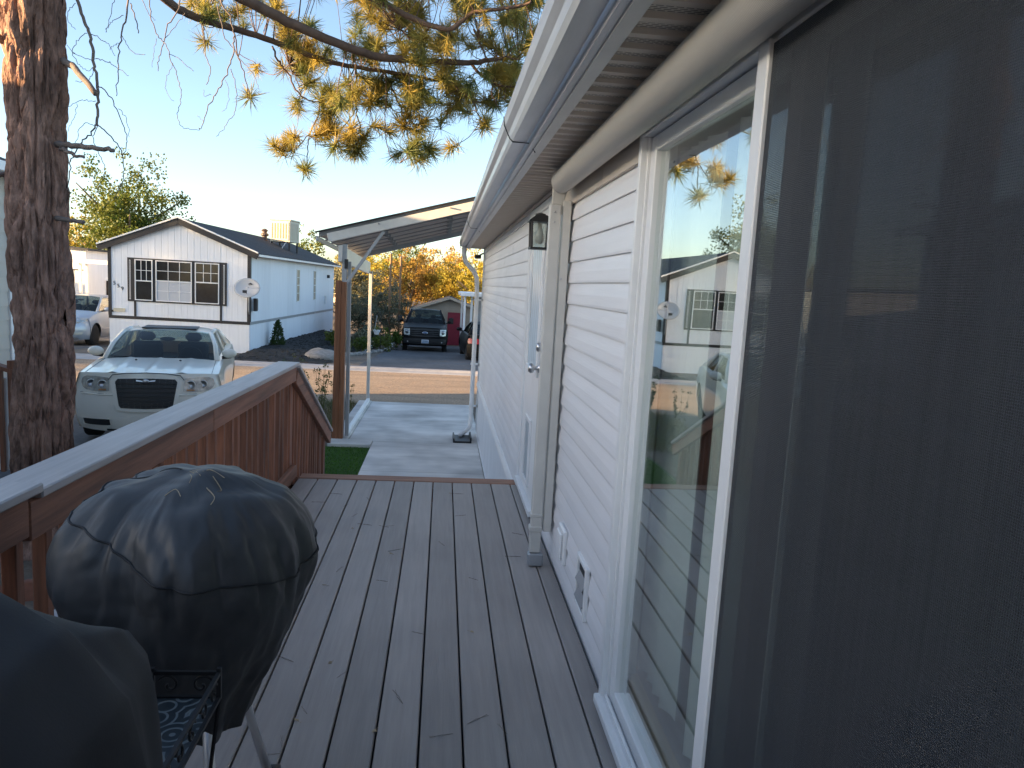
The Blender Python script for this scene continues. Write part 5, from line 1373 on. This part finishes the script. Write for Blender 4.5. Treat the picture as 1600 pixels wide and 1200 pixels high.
b = MB(); b.bar((-1.05, .045, 1.72), (.42, .045, 1.30), .12, .04); b.build('handrail', M['redwood'], nr)
for k in range(8): nb_('baluster', -.85 + k * .14, -.81 + k * .14, .02, .06, .25, 1.62 - (k * .14) * .27)
onebox('white_panel', M['white'], nr, -.15, .2, .10, .13, .25, 1.25)
# ------------------------------------------------------------------ vehicles
def ell(b, c, rx, ry, rz_, n=14, m=8):
    b.smooth = True
    b.grid(lambda u, v: (c[0] + rx * math.cos(u * 2 * PI) * math.sin(v * PI), c[1] + ry * math.sin(u * 2 * PI) * math.sin(v * PI), c[2] + rz_ * math.cos(v * PI)), n, m)
def car(name, label, cat, loc, rz, P, paint, detail, rimm=None):
    t = thing(name, label, cat, loc, rz)
    L, Wd, Hh = P['L'], P['W'], P['H']; hw = Wd / 2; y0, y1 = -L / 2, L / 2
    zb, zhf, zc, zd = P['zb'], P['zhf'], P['zc'], P['zd']; nd, td = P['nd'], P['td']
    yc, yrf, yrb, yg = P['yc'], P['yrf'], P['yrb'], P['yg']; wb, wr = P['wb'], P['wr']; wy, wrad = P['wy'], P['wr_']
    crn = P.get('crown', .04)
    vf = lambda v: 1 - .05 * abs((v - .5) / .5) ** 2.5
    def nose(s, v): return y0 + nd * abs(s) ** 2.8 + P.get('rake', .05) * max(0, (v - .45) / .55) ** 1.5 + .05 * max(0, (.3 - v) / .3) ** 2
    def tail(s, v): return y1 - td * abs(s) ** 3 - .08 * max(0, (v - .5) / .5) ** 1.5
    zfront = lambda s: zhf + crn * (1 - abs(s) ** 3) 
    def fas(u, v):
        s = u * 2 - 1; return (s * hw * vf(v), nose(s, v), zb + v * (zfront(s) - zb))
    body = MB(); body.smooth = True
    body.grid(fas, 40, 14)
    def zsh(y):
        if y < yc: return zhf + (zc - zhf) * max(0, min(1, (y - (y0 + nd)) / (yc - y0 - nd))) ** .9
        if y < yg: return zc + (zd - zc) * (y - yc) / (yg - yc)
        return zd
    def hood(u, v):
        s = u * 2 - 1; ya = nose(s, 1); yb_ = yc + .02 - .12 * (1 - s * s)
        y = ya + (yb_ - ya) * v
        z = zhf + (zc - zhf) * v ** .9 + crn * (1 - abs(s) ** 3)
        z += P.get('crease', 0) * (math.exp(-((abs(s) - .48) / .05) ** 2) - .0) * (1 - .3 * v) + P.get('crease', 0) * .7 * math.exp(-(s / .03) ** 2)
        return (s * hw * .95, y, z)
    body.grid(hood, 60, 14)
    ys_ = []
    n = 110
    yN, yT = y0 + nd, y1 - td
    for sgn in (-1, 1):
        def side(u, v):
            y = yN + (yT - yN) * u
            zl = zb
            for w in wy:
                q = (wrad + .055) ** 2 - (y - w) ** 2
                if q > 0: zl = max(zl, wrad + math.sqrt(q))
            zs_ = zsh(y)
            z = zl + v * (zs_ - zl); vv = (z - zb) / (zs_ - zb)
            bul = 0
            for w in wy: bul = max(bul, .028 * math.exp(-((y - w) / .45) ** 2) * (1 if z > wrad else .6))
            return (sgn * (hw * vf(vv) + bul * math.sin(min(1, max(0, vv)) * PI)), y, z)
        body.grid(side, n, 9)
    # belt shelf between the sides and the glasshouse, boot lid and tail
    for sgn in (-1, 1):
        body.grid(lambda u, v: (sgn * (hw * .95 + (wb - hw * .95) * v), yc + (yg - yc) * u, zsh(yc + (yg - yc) * u) + .02 * v), 20, 1)
    body.grid(lambda u, v: ((u * 2 - 1) * hw * .95, yg - .05 + (tail(u * 2 - 1, 1) - yg + .05) * v, zd + crn * (1 - abs(u * 2 - 1) ** 3)), 30, 8)
    body.grid(lambda u, v: ((u * 2 - 1) * hw * vf(v), tail(u * 2 - 1, v), zb + v * (zd + crn * (1 - abs(u * 2 - 1) ** 3) - zb)), 30, 10)
    rz0 = Hh - .055
    body.grid(lambda u, v: ((u * 2 - 1) * wr, yrf + (yrb - yrf) * v - .05 * (1 - (u * 2 - 1) ** 2) * (1 - v), rz0 + .055 * (1 - abs(u * 2 - 1) ** 2.6) - .05 * abs(v - .4) ** 2 * 2), 24, 12)
    for sgn in (-1, 1):
        pr = P.get('pil', .045)
        body.tube([(sgn * wb, yc + .02, zc - .01), (sgn * ((wb + wr) / 2 + .02), (yc + yrf) / 2, (zc + rz0) / 2 + .02), (sgn * wr, yrf, rz0)], [pr, pr * .85, pr * .8], 7)
        body.tube([(sgn * wr, yrf, rz0), (sgn * (wr + .01), (yrf + yrb) / 2, rz0 + .005), (sgn * wr, yrb, rz0 - .04)], pr * .8, 7)
        body.tube([(sgn * wr, yrb, rz0 - .04), (sgn * wb, yg, zd)], [pr, pr * 1.9], 7)
        ym = (yrf + yrb) / 2 + .05
        body.tube([(sgn * wr, ym, rz0), (sgn * wb, ym + .08, zc)], pr * .9, 6)
    bo = body.build('body', paint, t, fix=True)
    ws = MB(); ws.smooth = True
    def wsf(u, v):
        s = u * 2 - 1
        a = Vector((s * wb, yc + .02 - .12 * (1 - s * s), zc + crn * (1 - abs(s) ** 3) * .9)); c = Vector((s * wr, yrf - .05 * (1 - s * s), rz0 + .05 * (1 - abs(s) ** 2.6)))
        p = a + (c - a) * v; p.z += .03 * math.sin(v * PI); return tuple(p)
    ws.grid(wsf, 20, 10); ws.build('windscreen', M['cabglass'], t, fix=False)
    rg = MB(); rg.smooth = True
    rg.grid(lambda u, v: tuple(Vector(((u * 2 - 1) * wb * .97, yg, zd + crn * (1 - abs(u * 2 - 1) ** 3))).lerp(Vector(((u * 2 - 1) * wr, yrb, rz0 - .05 + .055 * (1 - abs(u * 2 - 1) ** 2.6))), v)), 16, 6); rg.build('rear_window', M['cabglass'], t, fix=False)
    for sgn in (-1, 1):
        sg = MB(); sg.grid(lambda u, v: tuple(Vector((sgn * wb, yc + .02 + (yg - yc - .02) * u, zc + (zd - zc) * u)).lerp(Vector((sgn * wr, yrf + (yrb - yrf) * u, rz0)), v)), 8, 4); sg.build('side_window', M['cabglass'], t, fix=False)
    ib = MB(); ib.box(-hw * .86, hw * .86, yN + .1, yT - .1, zb + .02, min(zhf, zc) - .12); ib.build('underbody', M['blackplastic'], t)
    for sx in (-.36, .36):
        s_ = MB(); s_.box(sx - .24, sx + .24, yc + 1.05, yc + 1.20, zc - .35, zc + .20); s_.box(sx - .13, sx + .13, yc + 1.08, yc + 1.18, zc + .21, zc + .36); s_.build('seat', M['seat'], t, bevel=.05)
    s_ = MB(); s_.box(-hw * .80, hw * .80, yc + .12, yc + .55, zc - .25, zc - .01); s_.build('dashboard', M['seat'], t)
    s_ = MB(); s_.smooth = True; s_.tube([(.36 + .18 * math.cos(a * PI / 8), yc + .62, zc - .02 + .18 * math.sin(a * PI / 8)) for a in range(17)], .016, 6); s_.build('steering_wheel', M['seat'], t)
    s_ = MB(); ell(s_, (0, yrf - .12, rz0 - .10), .12, .02, .035); s_.build('rear_mirror', M['seat'], t)
    for w in wy:
        for sgn in (-1, 1):
            xw = sgn * (hw - .13)
            wm = MB(); wm.smooth = True; wm.lathe([(wrad * .62, -.11), (wrad * .95, -.105), (wrad, -.08), (wrad, .08), (wrad * .95, .105), (wrad * .66, .11)], (xw, w, wrad), 28, 'X'); wo = wm.build('wheel', M['rubber'], t)
            wm = MB(); wm.lathe([(wrad * .66, .09), (wrad * .62, .07), (wrad * .60, .05), (0, .05)] if sgn > 0 else [(wrad * .66, -.09), (wrad * .62, -.07), (wrad * .60, -.05), (0, -.05)], (xw, w, wrad), 20, 'X', cap=False)
            for k in range(10):
                a = k / 10 * 2 * PI; wm.bar((xw + sgn * .085, w, wrad), (xw + sgn * .085, w + math.cos(a) * wrad * .62, wrad + math.sin(a) * wrad * .62), .03, .035, (1, 0, 0))
            wm.build('rim', rimm or M['rim'], wo)
    for sgn in (-1, 1):
        mm = MB(); ell(mm, (sgn * (hw + P.get('mir', .10)), yc + .30, zc + .10), .115, .07, .075); mo = mm.build('door_mirror', paint, t, fix=False)
        mm = MB(); mm.bar((sgn * (hw - .08), yc + .32, zc + .03), (sgn * (hw + .06), yc + .30, zc + .05), .05, .05); mm.build('mirror_arm', M['blackplastic'], mo)
    F = lambda x, z, off=.012: (x, nose(x / hw, max(0, min(1, (z - zb) / (zhf - zb)))) - off, z)
    detail(t, F, dict(y0=y0, y1=y1, hw=hw, tail=tail, P=P, hood=hood, rz0=rz0, paint=paint))
    return t
def patch(F, poly_top, poly_bot, n, off, thick=.02):
    """strip patch that follows the nose: poly_top / poly_bot are lists of (x, z)"""
    b = MB()
    k = len(poly_top)
    rows = 5
    def g(u, v):
        f = u * (k - 1); i = min(int(f), k - 2); q = f - i
        a = [poly_bot[i][c] + (poly_bot[i + 1][c] - poly_bot[i][c]) * q for c in (0, 1)]
        d = [poly_top[i][c] + (poly_top[i + 1][c] - poly_top[i][c]) * q for c in (0, 1)]
        return F(a[0] + (d[0] - a[0]) * v, a[1] + (d[1] - a[1]) * v, off)
    b.grid(g, n, rows); b.smooth = True
    return b

def det_cream(t, F, D):
    hw = D['hw']
    # grille surround, opening and bars
    top = [(-.45, .925), (-.40, .995), (-.25, 1.022), (0, 1.032), (.25, 1.022), (.40, .995), (.45, .925)]
    bot = [(-.385, .60), (-.355, .535), (-.22, .515), (0, .51), (.22, .515), (.355, .535), (.385, .60)]
    b = patch(F, top, bot, 24, .030); so = b.build('grille_surround', D['paint'], t, fix=False)
    s = so.modifiers.new('thick', 'SOLIDIFY'); s.thickness = .05
    sc = lambda pl, f, dz: [(x * f, .735 + (z - .735) * dz) for x, z in pl]
    b = patch(F, [(-.385, .915), (-.355, .955), (0, .972), (.355, .955), (.385, .915)], [(-.335, .60), (-.31, .565), (0, .555), (.31, .565), (.335, .60)], 20, .034); go = b.build('grille', M['blackplastic'], t, fix=False)
    gb = MB()
    for k in range(6):
        z = .605 + k * .058; w = .33 + (z - .6) * .18; pts = [F(-w + 2 * w * q / 10, z, .040) for q in range(11)]; gb.tube(pts, .0065, 4)
    for k in range(9):
        x = -.30 + k * .075; gb.tube([F(x * .92, .565, .038), F(x * 1.08, .95, .038)], .004, 4)
    gb.build('grille_bars', mat('grille_bar', (.035, .035, .037), .3), go)
    b = MB(); ell(b, F(0, .935, .085), .045, .012, .03, 12, 6)
    b.poly([F(-.035, .942, .088), F(-.12, .955, .088), F(-.115, .935, .088), F(-.035, .928, .088)]); b.poly([F(.035, .942, .088), F(.12, .955, .088), F(.115, .935, .088), F(.035, .928, .088)])
    b.build('winged_badge', M['steel'], t, fix=False)
    for s in (-1, 1):
        b = patch(F, [(s * .475, .962), (s * .62, .972), (s * .77, .965), (s * .83, .935), (s * .845, .88)], [(s * .46, .785), (s * .62, .770), (s * .77, .78), (s * .825, .81), (s * .845, .86)], 14, .012)
        lo = b.build('headlight', M['lens'], t, fix=False)
        for xx, r_ in ((.55, .060), (.70, .058)):
            q = MB(); q.smooth = True; c = F(s * xx, .875, .018); q.lathe([(r_, -.004), (r_ * .92, -.012), (r_ * .6, .005), (0, .01)], c, 16, 'Y'); q.build('lamp_reflector', M['steel'], lo)
        q = MB(); q.poly([F(s * .50, .815, .02), F(s * .60, .805, .02), F(s * .60, .785, .02), F(s * .50, .79, .02)]); q.build('indicator', mat('amber_lens', (.35, .16, .06), .2), lo, fix=False)
        b = patch(F, [(s * .46, .40), (s * .82, .385)], [(s * .44, .315), (s * .80, .305)], 8, .012); io = b.build('lower_intake', M['blackplastic'], t, fix=False)
        q = MB(); q.tube([F(s * .45, .405, .02), F(s * .83, .39, .02), F(s * .81, .30, .02), F(s * .44, .31, .02), F(s * .45, .405, .02)], .008, 5); q.build('intake_trim', D['paint'], io)
        b = MB(); b.tube([F(s * .40, .735, .008), F(s * .6, .728, .010), F(s * .84, .72, .010)], .014, 6); b.build('bumper_strip', D['paint'], t)
        b = MB(); b.tube([F(s * .455, .745, .004), F(s * .6, .742, .004), F(s * .86, .735, .004)], .004, 4); b.build('panel_gap', M['blackplastic'], t)
        b = MB(); pts = [D['hood'](.5 + s * .5 * (.90 - .02 * k / 8), k / 8) for k in range(9)]; b.tube([(p[0], p[1], p[2] + .001) for p in pts], .004, 4); b.build('hood_gap', M['blackplastic'], t)
        p = D['hood'](.5 + s * .17, .80); b = MB(); ell(b, (p[0], p[1], p[2] + .008), .018, .014, .01, 8, 5); b.build('washer_nozzle', M['blackplastic'], t)
    b = MB(); pts = []
    for k in range(25):
        s_ = -.92 + 1.84 * k / 24; p = D['hood'](.5 + s_ * .5, .012 if abs(s_) > .5 else .02); pts.append((p[0], p[1] - .004, p[2] + .002))
    b.tube([F(x, z, .034) for x, z in [(-.47, .94), (-.42, 1.005), (-.25, 1.033), (0, 1.043), (.25, 1.033), (.42, 1.005), (.47, .94)]], .006, 5); b.build('hood_front_gap', M['blackplastic'], t)
    b = patch(F, [(-.5, .265), (.5, .265)], [(-.5, .235), (.5, .235)], 12, .014); b.build('front_lip', M['blackplastic'], t, fix=False)
    b = MB(); z = D['rz0'] + .052; b.box(-.42, .42, D['P']['yrf'] + .12, D['P']['yrf'] + .75, z - .008, z + .012); b.build('sunroof', M['blackplastic'], t, bevel=.006)
    for s in (-1, 1):
        b = MB(); b.tube([(s * .1 - .1, D['P']['yc'] - .05, D['P']['zc'] + .05), (s * .45 - .25, D['P']['yc'] - .02, D['P']['zc'] + .055)], .008, 5); b.build('wiper', M['blackplastic'], t)
P300 = dict(L=5.0, W=1.88, H=1.47, zb=.225, zhf=.985, zc=1.04, zd=1.05, nd=.42, td=.3, yc=-.90, yrf=-.05, yrb=1.35, yg=2.0, wb=.80, wr=.655, wy=(-1.52, 1.53), wr_=.355, crown=.05, crease=.016, rake=.07, mir=.03)
car('cream_sedan', 'cream white sedan with a large black grille parked facing the deck', 'car', (-4.53, 12.75, .03), R(13), P300, M['paint_cream'], det_cream)

def det_suv(t, F, D):
    for s in (-1, 1):
        b = patch(F, [(s * .42, .80), (s * .65, .86), (s * .88, .93)], [(s * .44, .74), (s * .65, .77), (s * .87, .86)], 10, .012); lo = b.build('headlight', M['lens'], t, fix=False)
        q = MB(); ell(q, F(s * .68, .82, .02), .05, .02, .025, 10, 6); q.build('lamp_reflector', M['steel'], lo, fix=False)
        b = patch(F, [(s * .50, .48), (s * .80, .50)], [(s * .50, .40), (s * .78, .42)], 6, .012); b.build('fog_lamp_recess', M['steel'], t, fix=False)
        for zz in (.55,): 
            b = MB(); b.tube([(s * (D['hw'] + .004), y, zz + .02 * math.sin(y)) for y in (-.9, 0, .9)], .02, 5); b.build('sill_trim', M['steel'], t)
    b = patch(F, [(-.42, .80), (0, .82), (.42, .80)], [(-.22, .50), (0, .48), (.22, .50)], 14, .014); b.build('grille', M['blackplastic'], t, fix=False)
    b = MB(); b.tube([F(-.44, .81, .02), F(-.2, .52, .02), F(0, .49, .02), F(.2, .52, .02), F(.44, .81, .02)], .02, 6); b.build('grille_trim', M['steel'], t)
    b = patch(F, [(-.7, .33), (.7, .33)], [(-.7, .26), (.7, .26)], 12, .014); b.build('lower_bumper', M['steel'], t, fix=False)
PSUV = dict(L=4.8, W=1.88, H=1.62, zb=.25, zhf=.92, zc=1.10, zd=1.15, nd=.55, td=.3, yc=-1.05, yrf=-.15, yrb=1.75, yg=2.2, wb=.82, wr=.62, wy=(-1.42, 1.40), wr_=.36, crown=.06, rake=.12)
car('silver_crossover', 'silver crossover parked left of the white panelled home, half behind the pine', 'car', (-12.42, 27.0, -.20), R(2), PSUV, M['paint_silver'], det_suv)

def det_truck(t, F, D):
    b = patch(F, [(-.62, 1.14), (0, 1.16), (.62, 1.14)], [(-.60, .82), (0, .80), (.60, .82)], 14, .016); go = b.build('grille', M['blackplastic'], t, fix=False)
    for z in (.90, .98, 1.06):
        q = MB(); q.tube([F(-.6, z, .03), F(0, z, .035), F(.6, z, .03)], .022, 5); q.build('grille_bar', M['paint_black'], go)
    q = MB(); ell(q, F(0, .98, .06), .13, .02, .05, 16, 6); q.build('oval_badge', M['plate'], t, fix=False)
    q = MB(); ell(q, F(0, .98, .068), .11, .02, .036, 16, 6); q.build('badge_field', mat('badge_blue', (.05, .09, .22), .3), t, fix=False)
    for s in (-1, 1):
        b = patch(F, [(s * .66, 1.14), (s * .94, 1.14)], [(s * .66, .84), (s * .92, .86)], 8, .016); lo = b.build('headlight', M['lens'], t, fix=False)
        q = MB(); q.smooth = True; q.lathe([(.09, -.01), (.07, .0), (0, .02)], F(s * .78, 1.0, .03), 14, 'Y'); q.build('lamp_reflector', M['steel'], lo)
        b = MB(); ell(b, F(s * .72, .56, .03), .06, .02, .045, 10, 6); b.build('fog_lamp', M['lens'], t, fix=False)
        b = MB(); b.box(s * (D['hw'] + .16) - .11, s * (D['hw'] + .16) + .11, D['P']['yc'] + .25, D['P']['yc'] + .36, D['P']['zc'] + .02, D['P']['zc'] + .30); b.build('tow_mirror', M['blackplastic'], t, bevel=.03)
    b = patch(F, [(-.95, .72), (0, .74), (.95, .72)], [(-.95, .48), (0, .46), (.95, .48)], 16, .05); bo = b.build('bumper', M['blackplastic'], t, fix=False)
    q = MB(); c = F(0.02, .60, .075); q.box(c[0] - .16, c[0] + .16, c[1] - .005, c[1] + .005, .52, .68); po = q.build('licence_plate', M['plate'], t)
    q = MB(); q.box(c[0] - .15, c[0] + .15, c[1] - .008, c[1] - .0055, .535, .57); q.box(c[0] - .12, c[0] + .12, c[1] - .0085, c[1] - .0055, .595, .64); q.build('plate_print', mat('plate_blue', (.12, .20, .32), .5), po)
    for s in (-1, 1):
        for yv in (.55,): 
            q = MB(); q.box(s * D['hw'] * .90 - .02, s * D['hw'] * .90 + .02, 1.0, 2.7, D['P']['zd'], D['P']['zd'] + .03); q.build('bed_rail', D['paint'], t)
PTRK = dict(L=5.8, W=2.03, H=1.94, zb=.40, zhf=1.16, zc=1.30, zd=1.36, nd=.28, td=.15, yc=-1.35, yrf=-.65, yrb=.75, yg=1.0, wb=.88, wr=.68, wy=(-1.95, 1.75), wr_=.40, crown=.05, rake=.06)
car('black_pickup', 'black pickup truck parked on the asphalt drive in front of the tan shed', 'truck', (-.80, 35.6, -.68), R(1), PTRK, M['paint_black'], det_truck)

def det_sed(t, F, D):
    for s in (-1, 1):
        b = MB(); b.smooth = True
        tl = D['tail']; hw = D['hw']
        b.grid(lambda u, v: (lambda x, z: (x, tl(x / hw, (z - .25) / .75) + .012, z))(s * (.5 + .38 * u), .74 + .18 * v), 8, 4); b.build('tail_light', M['redlens'], t, fix=False)
        b = patch(F, [(s * .5, .78), (s * .85, .82)], [(s * .5, .68), (s * .85, .72)], 6, .012); b.build('headlight', M['lens'], t, fix=False)
    y = D['tail'](0, .6) + .01
    b = MB(); b.box(-.16, .16, y, y + .012, .62, .76); b.build('licence_plate', M['plate'], t)
    b = MB(); b.box(-.45, .45, y - .02, y + .03, .86, .885); b.build('chrome_strip', M['steel'], t)
PSED = dict(L=4.7, W=1.82, H=1.45, zb=.22, zhf=.80, zc=.98, zd=1.02, nd=.45, td=.25, yc=-.95, yrf=-.10, yrb=1.1, yg=1.85, wb=.78, wr=.58, wy=(-1.4, 1.4), wr_=.33, crown=.05)
car('black_sedan', 'black sedan parked at right, partly hidden by the house corner and downspout', 'car', (1.72, 29.0, -.35), R(183), PSED, M['paint_black'], det_sed)
